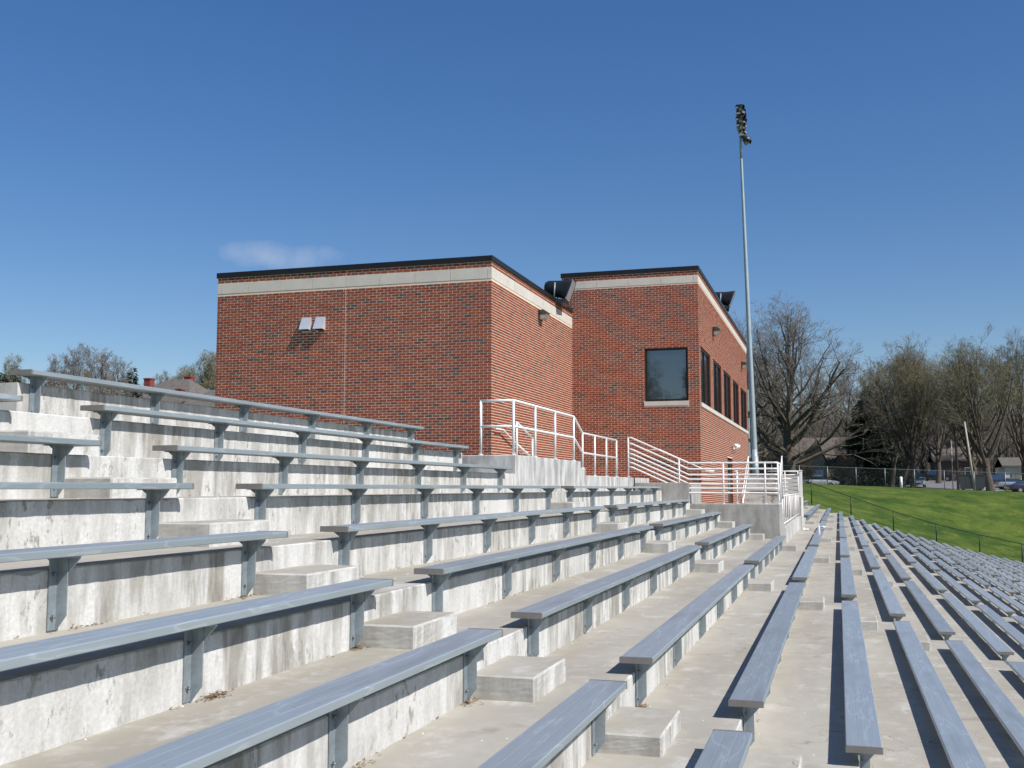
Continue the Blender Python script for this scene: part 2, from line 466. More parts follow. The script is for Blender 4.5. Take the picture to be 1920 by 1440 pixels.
# ------------------------------------------------------------------ grandstand profile
X0, Z0, T, RR, R2 = -4.5499, .0327, .7939, .3256, .0037
DX = {-3: .0155, -2: .0006, -1: -.0391, 0: -.0134, 1: -.0239, 2: .0011, 3: .0008, 4: .0418, 5: .0314, 6: .0269, 7: -.0128, 8: -.0609}
DZ = {-3: .0184, -2: .0237, -1: -.0014, 0: .0007, 1: -.0215, 2: -.0265, 3: -.0304, 4: -.0262, 5: .0008, 6: .0214, 7: .0126, 8: .0179}
FIRST, LAST = -3, 23
def seat(r): return X0 + r * T + DX.get(r, 0), Z0 - r * RR + R2 * r * r + DZ.get(r, 0)   # front edge of the seat top
SETB = .155
def HT(r): return .110 + .032 * max(0.0, min(1.0, (r - 1) / 5.0))      # seat top above the tread behind it
def riser_x(r): return seat(r)[0] - SETB
def top_z(r): return seat(r)[1] - HT(r)
SECT = [(-3.05, 6.9425)] + [(7.9163 + 10.97 * k, 17.883 + 10.97 * k) for k in range(7)]
SECT[-1] = (SECT[-1][0], 84.6)
YEND = 86.0

# ------------------------------------------------------------------ ground (one sheet)
def smooth01(t):
    t = max(0.0, min(1.0, t)); return t * t * (3 - 2 * t)
def base_z(x):
    if x < -9.0: return .30
    if x < -6.5: return .30 + (x + 9.0) / 2.5 * (-.55)
    if x < 14.0:
        r = (x - X0) / T
        z = Z0 - r * RR + R2 * r * r - 1.0
        return min(-.25, z)
    z14 = Z0 - ((14 - X0) / T) * RR + R2 * ((14 - X0) / T) ** 2 - 1.0
    return max(-7.2, z14 - (x - 14) * .12)
def bank_z(x):
    """slope beside the far end of the stand"""
    r = (x - X0) / T
    z = Z0 - r * RR + R2 * r * r - .38
    if x > 16: z = Z0 - ((16 - X0) / T) * RR + R2 * ((16 - X0) / T) ** 2 - .38
    return min(z, .2)
def upper_z(x, y):
    xx = max(-6.0, min(40.0, x))
    return .28 - .042 * xx + .030 * max(0.0, min(y, 300) - 140) - .45 * smooth01((y - 113) / 8) * smooth01((6 - x) / 8)
def hill_z(x, y):
    """the rise behind the stand, to the left"""
    return min(4.2, .062 * max(0.0, -x - 22)) * smooth01((y - 20) / 40)
def ground_z(x, y):
    if y <= 85: return base_z(x) + hill_z(x, y)
    b = bank_z(x)
    if y < 87: 
        t = (y - 85) / 2; return base_z(x) * (1 - t) + b * t + hill_z(x, y)
    t = smooth01((y - 94.0 - .1 * max(0, x)) / 17.0)
    left = smooth01((-x - 10) / 12)
    u = upper_z(x, y)
    return (b * (1 - t) + u * t) * (1 - left) + left * (.30 + (u - .30) * smooth01((y - 90) / 60)) + hill_z(x, y)
def axis(lo, hi, fine_lo, fine_hi, fine, coarse):
    a = list(np.arange(fine_lo, fine_hi + 1e-6, fine))
    x = fine_lo; st = fine
    while x > lo: st = min(coarse, st * 1.35); x -= st; a.insert(0, x)
    x = fine_hi; st = fine
    while x < hi: st = min(coarse, st * 1.35); x += st; a.append(x)
    return a
gx = axis(-600, 600, -16, 34, .8, 60)
gy = axis(-200, 1200, 80, 125, .8, 60)
gv = [(x, y, ground_z(x, y)) for y in gy for x in gx]
nx = len(gx)
gf = [(j * nx + i, j * nx + i + 1, (j + 1) * nx + i + 1, (j + 1) * nx + i) for j in range(len(gy) - 1) for i in range(nx - 1)]
ground = link('ground', raw_mesh('ground', gv, gf, M['grass'], smooth=True))
tag(ground, 'bright spring grass bank and lawn around the stand', None, None, 'structure')

# ------------------------------------------------------------------ grandstand
stand = empty('grandstand', (0, 20, -2))
tag(stand, 'whitewashed concrete grandstand with rows of terraces descending to the right', 'grandstand')
stand_inv = Matrix.Translation((0, -20, 2))
def terrace(r, y0, y1, xb=None, zbot=None, chip=.006, step=None):
    """one row: tread from the riser behind to its own riser; top edge slightly worn"""
    xr, zt = riser_x(r), top_z(r)
    xb = (riser_x(r - 1) - .02) if xb is None else xb
    zb = (top_z(r + 1) - .25) if zbot is None else zbot
    step = step or .35
    n = max(1, int((y1 - y0) / step))
    ys = np.linspace(y0, y1, n + 1)
    rnd = random.Random(r * 1000 + int(y0 * 10))
    v = []; f = []; mi = []
    c = .008
    for i, y in enumerate(ys):
        j = 0
        big = 0
        if chip > 0 and 0 < i < n:
            j = rnd.uniform(-chip, chip)
            if rnd.random() < .07: big = rnd.uniform(.003, .013)
        e = rnd.uniform(-.003, .003) if chip > 0 else 0
        v += [(xb, y, zb), (xb, y, zt), (xr - c - big * 1.4 + e, y, zt + e * .3), (xr + e, y, zt - c - big + j * .4), (xr + e, y, zb)]
    for i in range(n):
        a, b = i * 5, i * 5 + 5
        for k, m_ in ((1, 1), (2, 0), (3, 0)):
            f.append((a + k, a + k + 1, b + k + 1, b + k)); mi.append(m_)
    e = n * 5
    me = MB(); me.v = v; me.f = f; me.m = mi; me.sm = [False] * len(f)
    me.f += [(4, 3, 2, 1, 0), (e, e + 1, e + 2, e + 3, e + 4)]; me.m += [2, 2]; me.sm += [False, False]
    me.f.append((0, 1, e + 1, e)); me.m.append(0); me.sm.append(False)
    o = me.build('terrace', [M['riser'], M['tread'], M['block']], stand)
    o.matrix_parent_inverse = stand_inv
    return o
YN = -14.0
for r in range(-3, LAST + 1):
    if r == -3: spans = [(7.93, 17.45)]
    elif r == -2: spans = [(YN, 17.75)]
    elif r == -1: spans = [(YN, 18.5)]
    elif r <= 4: spans = [(YN, 29.93)] + ([(49.2, YEND)] if r >= 1 else [])
    else: spans = [(YN, YEND)]
    for (a, b) in spans:
        kw = {}
        if r == -3: kw['xb'] = riser_x(-3) - .55
        if r == -2: kw['xb'] = riser_x(-2) - 1.6
        if r == 5: kw['xb'] = riser_x(4) - .45
        if r == 1 and a > 40: kw['xb'] = riser_x(1) - 1.2
        if r < 9 and b < 60 or r in (5, 6, 7, 8):
            # fine, worn edge near the camera; longer pieces beyond
            cut = 20.0
            if b > cut + 1 and a < cut:
                terrace(r, a, cut, step=.07, **kw); terrace(r, cut, b, chip=.004, step=.5, **kw)
            else:
                terrace(r, a, b, step=.07 if a < 20 else .5, **kw)
        else:
            terrace(r, a, b, chip=0, step=4, **kw)

def step_block(r, ya, yb, near):
    """half-height block in an aisle, standing on the tread in front of riser r"""
    xr = riser_x(r); zt = top_z(r + 1); h = (top_z(r) - zt) * .5
    m = MB(); rnd = random.Random(r * 77 + int(ya))
    dx = rnd.uniform(-.02, .02); dy = rnd.uniform(-.03, .03)
    six = [0, 1, 0, 2, 0, 0]
    m.bbox(xr - .03, xr + .425 + dx, ya + dy, yb + dy, zt - .02, zt + h + rnd.uniform(-.008, .008), .012 if near else .008, 0, six)
    if near:
        bm = bmesh.new(); me0 = m.mesh('b', [M['block'], M['tread'], M['riser']]); bm.from_mesh(me0); bpy.data.meshes.remove(me0)
        bmesh.ops.subdivide_edges(bm, edges=[e for e in bm.edges if e.calc_length() > .09], cuts=7, use_grid_fill=True)
        m = MB(); m.from_bm(bm)
        m.v = [(x + rnd.uniform(-.0011, .0011), y + rnd.uniform(-.0011, .0011), z + (rnd.uniform(-.0012, .0012) if z > zt else 0)) for x, y, z in m.v]
    o = m.build('step_block', [M['block'], M['tread'], M['riser']], stand)
    o.matrix_parent_inverse = stand_inv
AISLES = [(6.72 + 10.97 * k, 7.55 + 10.97 * k) for k in range(7)]
for k, (a, b) in enumerate(AISLES):
    for r in range(-3, LAST):
        if k == 0 and r < -2: continue
        if k == 1 and r < 0: continue
        if k == 2 and r < 1: continue
        if k in (3,) and r < 5: continue
        if k >= 4 and r < 3: continue
        step_block(r, a + (.25 if k == 2 and r < 5 else 0), b + (.15 if k == 2 and r < 5 else 0), k < 2)

# ------------------------------------------------------------------ upper landing, stairs, lower landing
def cbox(parent, name, x0, x1, y0, y1, z0, z1, six, c=.012):
    m = MB().bbox(x0, x1, y0, y1, z0, z1, c, 0, six)
    return m.build(name, [M['upcon'] if parent.name.startswith('upper') else M['wallcon'], M['landcon'], M['riser'], M['tread']], parent)
XB = riser_x(-1); XA = riser_x(-2)
up = empty('upper_landing', (0, 0, 0))
tag(up, 'grey concrete landing block with two end steps beside the brick building', 'landing')
cbox(up, 'landing_slab', -15.9, XB, 18.5, 23.62, -.4, .592, [0, 1, 0, 0, 0, 0])
cbox(up, 'landing_step', -8.2, XB + .004, 23.625, 24.09, -.4, .445, [0, 1, 0, 0, 0, 0])
cbox(up, 'lower_slab', -8.0, XB + .008, 24.095, 32.74, -.6, .285, [0, 1, 0, 0, 0, 0])
# flight from the upper landing down to the lower landing (towards the field)
xs0 = -5.48; zs0 = .285; zl = -.44
nst = 5
flight = empty('concrete_stair', (-4.7, 31.3, -.4))
tag(flight, 'short concrete stair in front of the taller brick building', 'stair')
for i in range(nst - 1):
    m = MB().bbox(xs0 + .004 + i * .36, -3.955 - .004 * i, 29.97 + .002 * i, 32.74 - .002 * i, -1.2 - .01 * i, zs0 - (i + 1) * (zs0 - zl) / nst, .01, 0, [0, 1, 0, 0, 0, 0])
    o = m.build('stair_step', [M['wallcon'], M['landcon']], flight); o.matrix_parent_inverse = Matrix.Translation((4.7, -31.3, .4))
low = empty('lower_landing', (0, 0, 0))
tag(low, 'grey concrete landing wall carrying the long white railing', 'landing')
XW = -1.525
cbox(low, 'landing_wall', -3.95, XW, 29.95, 31.3, -2.2, zl, [0, 1, 0, 0, 0, 0])
# lower flight towards +Y, walkway, far flight
for i in range(5):
    cbox(low, 'stair_step', -3.94, XW - .004, 31.305 + .28 * i, 31.585 + .28 * i - .002, -2.0, zl - .152 * (i + 1), [0, 1, 0, 0, 0, 0], .008)
cbox(low, 'walkway_slab', -3.94, XW - .15, 32.71, 45.4, -2.0, -1.205, [0, 1, 0, 0, 0, 0])
cbox(low, 'curb_wall', XW - .145, XW + .002, 32.712, 46.6, -2.1, -1.17, [2, 2, 2, 2, 2, 2])
for i in range(11):
    cbox(low, 'far_stair_step', -3.93, -2.25, 45.405 + .3 * i, 45.705 + .3 * i - .002, -1.9, -1.205 + .155 * (i + 1), [0, 1, 2, 0, 0, 0], .008)
cbox(low, 'far_landing', -3.93, XW - .15, 48.71, 52.4, -1.8, .50, [0, 1, 2, 2, 0, 0])
cbox(low, 'end_wall', -2.24, XW + .03, 46.61, 49.3, -2.0, -.38, [0, 1, 0, 2, 0, 0])

# ------------------------------------------------------------------ white pipe railings
PR = .024
def railing(name, label, posts, rails, group=None, loc=None, pr=PR):
    base = Vector(posts[0][0])
    t = empty(name, base)
    tag(t, label, 'railing', group)
    for p0, p1 in posts:
        m = MB(); p0 = Vector(p0) - base; p1 = Vector(p1) - base
        m.tube(p0, p1, pr, n=8); m.tube(p0, p0 + Vector((0, 0, .012)), pr * 2.1, n=8)
        m.build('post', M['white'], t)
    for nm, pts in rails:
        MB().pipe([Vector(p) - base for p in pts], pr * .98, 8).build(nm, M['white'], t)
    return t
zt1, zt2 = .592, .285
xr_ = XB - .06
railing('guard_railing', 'white two-rail railing around the upper concrete landing by the brick corner',
    [((-6.22, 18.56, zt1), (-6.22, 18.56, zt1 + 1.0)), ((xr_, 18.56, zt1), (xr_, 18.56, zt1 + 1.0)), ((xr_, 20.02, zt1), (xr_, 20.02, zt1 + 1.0)),
     ((xr_, 21.55, zt1), (xr_, 21.55, zt1 + 1.0)), ((xr_, 23.2, zt1), (xr_, 23.2, zt1 + 1.0)), ((xr_, 24.05, .445), (xr_, 24.05, 1.26)),
     ((xr_, 25.35, zt2), (xr_, 25.35, 1.26)), ((xr_, 26.7, zt2), (xr_, 26.7, 1.26)), ((xr_, 28.0, zt2), (xr_, 28.0, 1.26))],
    [('top_rail', [(-6.22, 18.56, zt1 + .99), (xr_, 18.56, zt1 + .99), (xr_, 23.2, zt1 + .99), (xr_, 24.05, 1.255), (xr_, 28.0, 1.255)]),
     ('mid_rail', [(-6.22, 18.56, zt1 + .52), (xr_, 18.56, zt1 + .52), (xr_, 23.2, zt1 + .52), (xr_, 24.05, .80), (xr_, 28.0, .79)])])
# inner railing of the two steps, by the building
railing('stair_railing', 'short white sloping railing standing behind the upper landing railing',
    [((-6.95, 23.3, zt1), (-6.95, 23.3, zt1 + .9)), ((-6.95, 24.6, zt2), (-6.95, 24.6, zt2 + .9))],
    [('top_rail', [(-6.95, 23.3, zt1 + .89), (-6.95, 24.6, zt2 + .89)]), ('mid_rail', [(-6.95, 23.3, zt1 + .40), (-6.95, 24.6, zt2 + .40)])])
def handrail(label, pts, brackets):
    base = Vector(pts[0]); t = empty('wall_handrail', base); tag(t, label, 'handrail')
    MB().pipe([Vector(p) - base for p in pts], .021, 8).build('grab_rail', M['white'], t)
    for a, b in brackets:
        MB().pipe([Vector(a) - base, Vector(b) - base], .011, 6).build('bracket', M['white'], t)
X1, Y1, Y2, X2 = -7.949, 24.512, 32.78, -3.96
hx = X1 + .10
handrail('short white handrail fixed to the corner of the lower brick building',
    [(hx - .04, 24.25 + .40, 1.42), (hx, 24.72, 1.42), (hx, 25.15, 1.42), (hx, 27.0, .93), (hx, 27.35, .93)],
    [((hx, 25.2, 1.40), (X1, 25.2, 1.30)), ((hx, 26.9, .94), (X1, 26.9, .84))])
# seven-rail guard of the stair and the lower landing
yg = 30.02
sp = [(-5.66, .30, 1.43), (-4.23, -.32, .81), (-3.02, zl, .69), (-1.90, zl, .69), (-1.56, zl, .69)]
rails = []
for k in range(7):
    zz = zl + 1.125 - [0, .165, .325, .45, .575, .70, .825][k]
    rise = .72
    rails.append(('rail', [(-5.66, yg, zz + rise + .01), (-5.56, yg, zz + rise), (-3.96, yg, zz), (-1.66, yg, zz), (-1.56, yg, zz)]))
for a_, b_ in ((0, 6),):
    pass
rails.append(('side_rail', [(-1.56, yg, zl + 1.12), (-1.56, 31.2, zl + 1.12), (-1.56, 32.4, zl + .22), (-1.56, 33.0, zl + .16)]))
railing('stair_guard', 'long white seven-rail railing down the stair and along the grey landing wall',
    [((x, yg, z0), (x, yg, z1)) for x, z0, z1 in sp] + [((-1.56, 31.2, zl), (-1.56, 31.2, zl + 1.12))], rails)
handrail('white handrail along the brick wall above the stair',
    [(-5.55, 32.68, 1.16), (-5.2, 32.68, 1.16), (-3.75, 32.68, .50), (-3.55, 32.68, .50)],
    [((-5.1, 32.68, 1.10), (-5.1, Y2, 1.02)), ((-3.9, 32.68, .55), (-3.9, Y2, .47))])
# picket fence on the low curb wall
pk = empty('picket_railing', (XW - .07, 32.8, -1.17)); tag(pk, 'white railing of upright pickets on the low wall beside the aisle', 'railing')
n_pk = 12
for i in range(n_pk):
    y = .05 + i * (13.6 / (n_pk - 1)); big = i % 4 == 0
    MB().tube((0, y, 0), (0, y, .93), .026 if big else .015, n=6).build('post' if big else 'picket', M['white'], pk)
MB().pipe([(0, -.1, .93), (0, 13.8, .93)], .022, 8).build('top_rail', M['white'], pk)
MB().pipe([(0, -.1, .10), (0, 13.8, .10)], .018, 8).build('bottom_rail', M['white'], pk)
# far guard facing the camera
yf = 46.9
railing('far_guard', 'white horizontal-rail railing at the far end of the lower walkway',
    [((-2.15, yf, -.38), (-2.15, yf, .72)), ((-1.62, yf, -.38), (-1.62, yf, .72))],
    [('rail', [(-2.85, yf, .70 - .16 * k), (-1.62, yf, .70 - .16 * k)]) for k in range(7)])
wp = empty('end_post', (-1.50, 46.75, -1.2)); tag(wp, 'tall white post at the far end of the picket railing', 'post')
MB().bbox(-.06, .06, -.06, .06, 0, 1.9, .01).build('shaft', M['white'], wp); MB().bbox(-.075, .075, -.075, .075, 1.9, 1.94, .008).build('cap', M['white'], wp)
# stair handrails in the sunk walkway
railing('stair_railing', 'white sloping handrail of the near steps below the grey landing',
    [((-2.75, 31.1, zl), (-2.75, 31.1, zl + .92)), ((-2.75, 32.9, -1.2), (-2.75, 32.9, -.28))],
    [('top_rail', [(-2.75, 30.8, zl + .91), (-2.75, 31.1, zl + .91), (-2.75, 32.9, -.29)])])
for xx, lab in ((-3.8, 'white handrail of the far steps, next to the brick wall'), (-2.35, 'white handrail of the far steps, on the field side')):
    railing('stair_railing', lab, [((xx, 45.3, -1.2), (xx, 45.3, -.25)), ((xx, 48.8, .5), (xx, 48.8, 1.40))],
        [('top_rail', [(xx, 45.0, -.26), (xx, 45.3, -.26), (xx, 48.8, 1.39), (xx, 49.3, 1.39)]), ('mid_rail', [(xx, 45.3, -.72), (xx, 48.8, .93)])])

# ------------------------------------------------------------------ benches
W = .241
def seat_profile():
    """aluminium plank section: x from -W to 0, z from -.042 to 0, ribbed top"""
    t = .042
    pts = []
    pts += [(-W, -t + .004), (-W + .004, -t), (-.004, -t), (0, -t + .004), (0, -.006), (-.006, 0)]
    g = .0008
    for x in (-.082, -.160):
        pts += [(x + .004, 0), (x + .002, -g), (x - .002, -g), (x - .004, 0)]
    pts += [(-W + .006, 0), (-W, -.006)]
    return pts
def seat_profile_far():
    t = .042
    return [(-W, -t), (0, -t), (0, -.005), (-.005, 0), (-W + .005, 0), (-W, -.005)]
def cap_mesh():
    m = MB()
    m.prism([(-W - .002, -.044), (.002, -.044), (.002, -.004), (-.003, .002), (-W + .003, .002), (-W - .002, -.004)], 'y', 0, .022)
    return m.mesh('end_cap', M['cap'])
CAP = cap_mesh()
def post_mesh(h):
    """angle-iron post against the riser with a gusset under the seat; origin at the seat front edge"""
    m = MB()
    zb = -.042 - h
    x = -SETB + .004
    m.box(x, x + .007, -.032, .032, zb, -.05)                       # flange on the riser
    m.prism([(x + .0075, -.05), (x + .0075, zb), (x + .012, zb), (x + .070, zb + .075), (x + .070, -.05)], 'y', .025, .032)   # outstanding leg
    m.prism([(-W + .008, -.0435), (-.010, -.0435), (-.010, -.052), (x + .072, -.128), (x + .004, -.112), (-W + .008, -.052)], 'y', .0325, .0395)  # gusset
    m.box(-W + .008, -.010, -.03, .032, -.0495, -.043)
    return m.mesh('post', M['galv'])
def bolt_mesh():
    m = MB(); m.tube((0, 0, 0), (.006, 0, 0), .013, n=6, smooth=False); m.tube((.006, 0, 0), (.020, 0, 0), .0065, n=6); return m.mesh('bolt', M['bolt'])
BOLT = bolt_mesh()
SEATS = {}
def seat_mesh(L, near):
    k = (round(L, 3), near)
    if k not in SEATS:
        SEATS[k] = MB().prism(seat_profile() if near else seat_profile_far(), 'y', .02, L - .02).mesh('seat', M['alu'])
    return SEATS[k]
ORD = ['first', 'second', 'third', 'fourth', 'fifth', 'sixth', 'seventh', 'eighth', 'ninth', 'tenth', 'eleventh', 'twelfth', 'thirteenth', 'fourteenth', 'fifteenth',
       'sixteenth', 'seventeenth', 'eighteenth', 'nineteenth', 'twentieth', 'twenty-first', 'twenty-second', 'twenty-third', 'twenty-fourth', 'twenty-fifth', 'twenty-sixth', 'twenty-seventh', 'twenty-eighth']
SECN = ['nearest bench section, before the first aisle', 'second bench section, past the first aisle', 'third bench section, past the second aisle', 'fourth bench section, past the third aisle',
        'fifth bench section, past the fourth aisle', 'sixth bench section, past the fifth aisle', 'seventh bench section, past the sixth aisle', 'eighth and farthest bench section']
def project(x, y, z):
    cy, sy, cp, sp_ = math.cos(YAW), math.sin(YAW), math.cos(PITCH), math.sin(PITCH)
    r = x * cy + y * sy; fw = -x * sy + y * cy
    d = fw * cp + z * sp_; u = -fw * sp_ + z * cp
    if d < .2: return None
    return 960 + 2008.9 * r / d, 720 - 2008.9 * u / d
def in_view(x, y0, y1, z, mar=60):
    ok = False
    for i in range(25):
        p = project(x, y0 + (y1 - y0) * i / 24, z)
        if p and -mar < p[0] < 1920 + mar and -mar < p[1] < 1440 + mar: ok = True
    return ok
POSTS = {}
bench_rows = []
for r in range(-3, LAST + 1):
    for si, (ya, yb) in enumerate(SECT):
        if r == -3 and si != 1: continue
        if r < 0 and si > 1: continue
        if r < 5 and si in (3, 4): continue
        if r < 3 and si >= 5: continue
        if r < 0 and si == 1: yb = {-3: 17.50, -2: 17.66, -1: 17.78}[r]
        x, z = seat(r)
        if not in_view(x, ya, yb, z): continue
        near = si <= 1
        L = yb - ya
        rr = random.Random(r * 31 + si)
        t = empty('bench', (x, ya, z))
        tag(t, 'grey aluminium bench, %s row from the top, %s' % (ORD[r + 3], SECN[si]), 'bench', 'aluminium benches on the terraces')
        link('seat', seat_mesh(L, near), t)
        link('end_cap', CAP, t, (0, 0, 0)); link('end_cap', CAP, t, (0, L - .022, 0))
        h = (z - .042) - (top_z(r + 1) + .012)
        if r == LAST: h = .3
        key = round(h, 3)
        if key not in POSTS: POSTS[key] = post_mesh(h)
        for k in range(6):
            y = .19 + (L - .19 - .33) * k / 5
            p = link('post', POSTS[key], t, (0, y, 0))
            if si <= 1:
                for zz in (.30, .88):
                    link('bolt', BOLT, p, (-SETB + .0115, -.008, -.042 - h + h * (1 - zz) + .02))

# ------------------------------------------------------------------ brick buildings
COURSE, BL, MJ = .0677, .2032, .0140
def brick_intervals(u0, u1, z0, z1, holes):
    ivs = [(u0, u1)]
    for (h0, h1, hz0, hz1) in holes:
        if hz1 <= z0 + .01 or hz0 >= z1 - .01: continue
        new = []
        for a, b in ivs:
            if h1 <= a or h0 >= b: new.append((a, b)); continue
            if h0 > a: new.append((a, h0))
            if h1 < b: new.append((h1, b))
        ivs = new
    return ivs
def brick_list(u0, u1, zlo, ztop, holes, anchor, soldier_z=()):
    """bricks of one face as (ua, ub, za, zb); running bond hung from ztop, aligned to anchor"""
    out = []
    n = int((ztop - zlo) / COURSE)
    for c in range(n + 1):
        zb = ztop - c * COURSE; za = zb - COURSE + MJ
        if za < zlo: break
        off = (c % 2) * BL * .5
        for a, b in brick_intervals(u0, u1, za, zb, holes):
            k0 = math.floor((a - anchor - off) / BL); k1 = math.ceil((b - anchor - off) / BL)
            for k in range(k0, k1):
                p = anchor + off + k * BL + MJ * .5; q = p + BL - MJ
                p = max(p, a + .001); q = min(q, b - .001)
                if q - p > .012: out.append((p, q, za, zb))
    return out
BRK = {}
def brick_proto(w, h, d, mi):
    k = (round(w, 3), round(h, 3), mi)
    if k not in BRK:
        m = MB(); c = .003
        m.add([(0, 0, 0), (w, 0, 0), (w, 0, h), (0, 0, h), (c, -d, c), (w - c, -d, c), (w - c, -d, h - c), (c, -d, h - c)],
              [(4, 5, 6, 7), (0, 1, 5, 4), (1, 2, 6, 5), (2, 3, 7, 6), (3, 0, 4, 7), (0, 3, 2, 1)])
        BRK[k] = m.mesh('brick', BRICKS[mi])
    return BRK[k]
def pick_brick(rnd):
    if rnd.random() < .07: return 6 + rnd.randrange(2)
    return rnd.randrange(6)
def brickwork(parent, pinv, faces, n_parts, score):
    """faces: list of (bricks, to_world function taking (u, depth_out, z)); the most visible become parts"""
    rnd = random.Random(11)
    allb = []
    for fi, (bl, fn) in enumerate(faces):
        for bb in bl: allb.append((score(fi, bb), fi, bb, pick_brick(rnd)))
    allb.sort(key=lambda t: -t[0])
    parts, rest = allb[:n_parts], allb[n_parts:]
    for _, fi, (p, q, za, zb), mi in parts:
        assert fi == 0
        me = brick_proto(q - p, zb - za, .006, mi)
        o = link('brick', me, parent, None)
        o.matrix_parent_inverse = pinv
        o.location = faces[0][1](p, 0, za)
    v = []; f = []; ms = []
    d = .006; c = .003
    for _, fi, (p, q, za, zb), mi in rest:
        fn = faces[fi][1]
        e = rnd.uniform(-.0012, .0012)
        b = len(v)
        v += [fn(p, -.002, za), fn(q, -.002, za), fn(q, -.002, zb), fn(p, -.002, zb), fn(p + c, d + e, za + c), fn(q - c, d + e, za + c), fn(q - c, d + e, zb - c), fn(p + c, d + e, zb - c)]
        f += [(b + 4, b + 5, b + 6, b + 7), (b, b + 1, b + 5, b + 4), (b + 1, b + 2, b + 6, b + 5), (b + 2, b + 3, b + 7, b + 6), (b + 3, b, b + 4, b + 7)]
        ms += [mi] * 5
    o = link('brickwork', raw_mesh('brickwork', v, f, BRICKS, ms), parent)
    o.matrix_parent_inverse = pinv
    o['kind'] = 'stuff'
def front(y): return lambda u, d, z: (u, y - d, z)
def side(x): return lambda u, d, z: (x + d, u, z)
def wall_sheet(m, u0, u1, z0, z1, holes, fn, depth):
    """mortar face with window holes and their reveals"""
    us = sorted({u0, u1} | {h for hh in holes for h in hh[:2]}); zs = sorted({z0, z1} | {h for hh in holes for h in hh[2:]})
    for i in range(len(us) - 1):
        for j in range(len(zs) - 1):
            uc, zc = (us[i] + us[i + 1]) / 2, (zs[j] + zs[j + 1]) / 2
            if any(h[0] < uc < h[1] and h[2] < zc < h[3] for h in holes): continue
            m.add([fn(us[i], 0, zs[j]), fn(us[i + 1], 0, zs[j]), fn(us[i + 1], 0, zs[j + 1]), fn(us[i], 0, zs[j + 1])], [(0, 1, 2, 3)])
    for (a, b, c, d) in holes:
        for (p, q) in (((a, c), (b, c)), ((b, c), (b, d)), ((b, d), (a, d)), ((a, d), (a, c))):
            m.add([fn(p[0], .004, p[1]), fn(q[0], .004, q[1]), fn(q[0], -depth, q[1]), fn(p[0], -depth, p[1])], [(0, 1, 2, 3)], 1)
def window(parent, pinv, u0, u1, z0, z1, fn, depth, mull=None):
    w = empty('window', (0, 0, 0)); bpy.data.objects.remove(w)
    fw = .065
    fr = MB()
    def bx(ua, ub, za, zb, d0, d1):
        vs = [fn(u, d, z) for d in (d0, d1) for (u, z) in ((ua, za), (ub, za), (ub, zb), (ua, zb))]
        fr.add(vs, [(0, 1, 2, 3), (4, 5, 6, 7), (0, 1, 5, 4), (1, 2, 6, 5), (2, 3, 7, 6), (3, 0, 4, 7)])
    d0, d1 = -depth, -depth + .07
    bx(u0 + .002, u0 + fw, z0 + .002, z1 - .002, d0, d1); bx(u1 - fw, u1 - .002, z0 + .002, z1 - .002, d0, d1)
    bx(u0 + fw + .001, u1 - fw - .001, z1 - fw, z1 - .002, d0, d1 - .002); bx(u0 + fw + .001, u1 - fw - .001, z0 + .002, z0 + fw, d0, d1 - .002)
    if mull: 
        for mu in mull: bx(mu - .03, mu + .03, z0 + fw + .001, z1 - fw - .001, d0, d1 - .004)
    fo = fr.build('window', M['frame'], parent); fo.matrix_parent_inverse = pinv
    g = MB(); dd = -depth + .03
    vs = [fn(u, d, z) for d in (dd, dd - .012) for (u, z) in ((u0 + fw - .01, z0 + fw - .01), (u1 - fw + .01, z0 + fw - .01), (u1 - fw + .01, z1 - fw + .01), (u0 + fw - .01, z1 - fw + .01))]
    g.add(vs, [(0, 1, 2, 3), (4, 5, 6, 7), (0, 1, 5, 4), (1, 2, 6, 5), (2, 3, 7, 6), (3, 0, 4, 7)])
    go = g.build('pane', M['glass'], fo)
def band_stones(parent, pinv, joints, z0, z1, fn):
    for a, b in zip(joints[:-1], joints[1:]):
        m = MB(); g = .007
        vs = [fn(u, d, z) for d in (-.05, .010) for (u, z) in ((a + g, z0 + g), (b - g, z0 + g), (b - g, z1 - g), (a + g, z1 - g))]
        m.add(vs, [(0, 1, 2, 3), (4, 5, 6, 7), (0, 1, 5, 4), (1, 2, 6, 5), (2, 3, 7, 6), (3, 0, 4, 7)])
        o = m.build('band_stone', M['stone'], parent); o.matrix_parent_inverse = pinv
def part(m, name, mats, parent, pinv):
    o = m.build(name, mats, parent); o.matrix_parent_inverse = pinv; return o

# --- lower building (left)
XL1, ZP1, ZT1, ZB1 = -15.557, 5.656, 5.366, 5.085
G1 = -.2
b1 = empty('brick_building', (-11.75, 28.7, 0)); tag(b1, 'lower flat-roofed red brick building with two vent hoods on its front', 'building')
i1 = Matrix.Translation((11.75, -28.7, 0))
m = MB()
wall_sheet(m, XL1, X1, G1, ZP1 - .02, [], front(Y1), .1)
wall_sheet(m, Y1, 37.0, G1, ZP1 - .02, [], side(X1), .1)
m.add([(XL1, Y1, G1), (XL1, 37, G1), (XL1, 37, ZP1 - .02), (XL1, Y1, ZP1 - .02)], [(0, 1, 2, 3)])
m.add([(XL1, 37, G1), (X1, 37, G1), (X1, 37, ZP1 - .02), (XL1, 37, ZP1 - .02)], [(0, 1, 2, 3)])
part(m, 'wall', [M['mortar'], BRICKS[2]], b1, i1)
part(MB().box(XL1 + .2, X1 - .2, Y1 + .2, 36.8, ZP1 - .35, ZP1 - .3), 'roof', M['coping'], b1, i1)
JX = -11.84
band1 = (XL1 - 1, X1 + 1, ZB1, ZT1)
fh = [band1, (JX - .008, JX + .008, G1, 9)]
fb = brick_list(XL1, X1 + .006, .25, ZT1 - 0.0 + 4 * COURSE, fh, X1 + .006 - BL * 20)
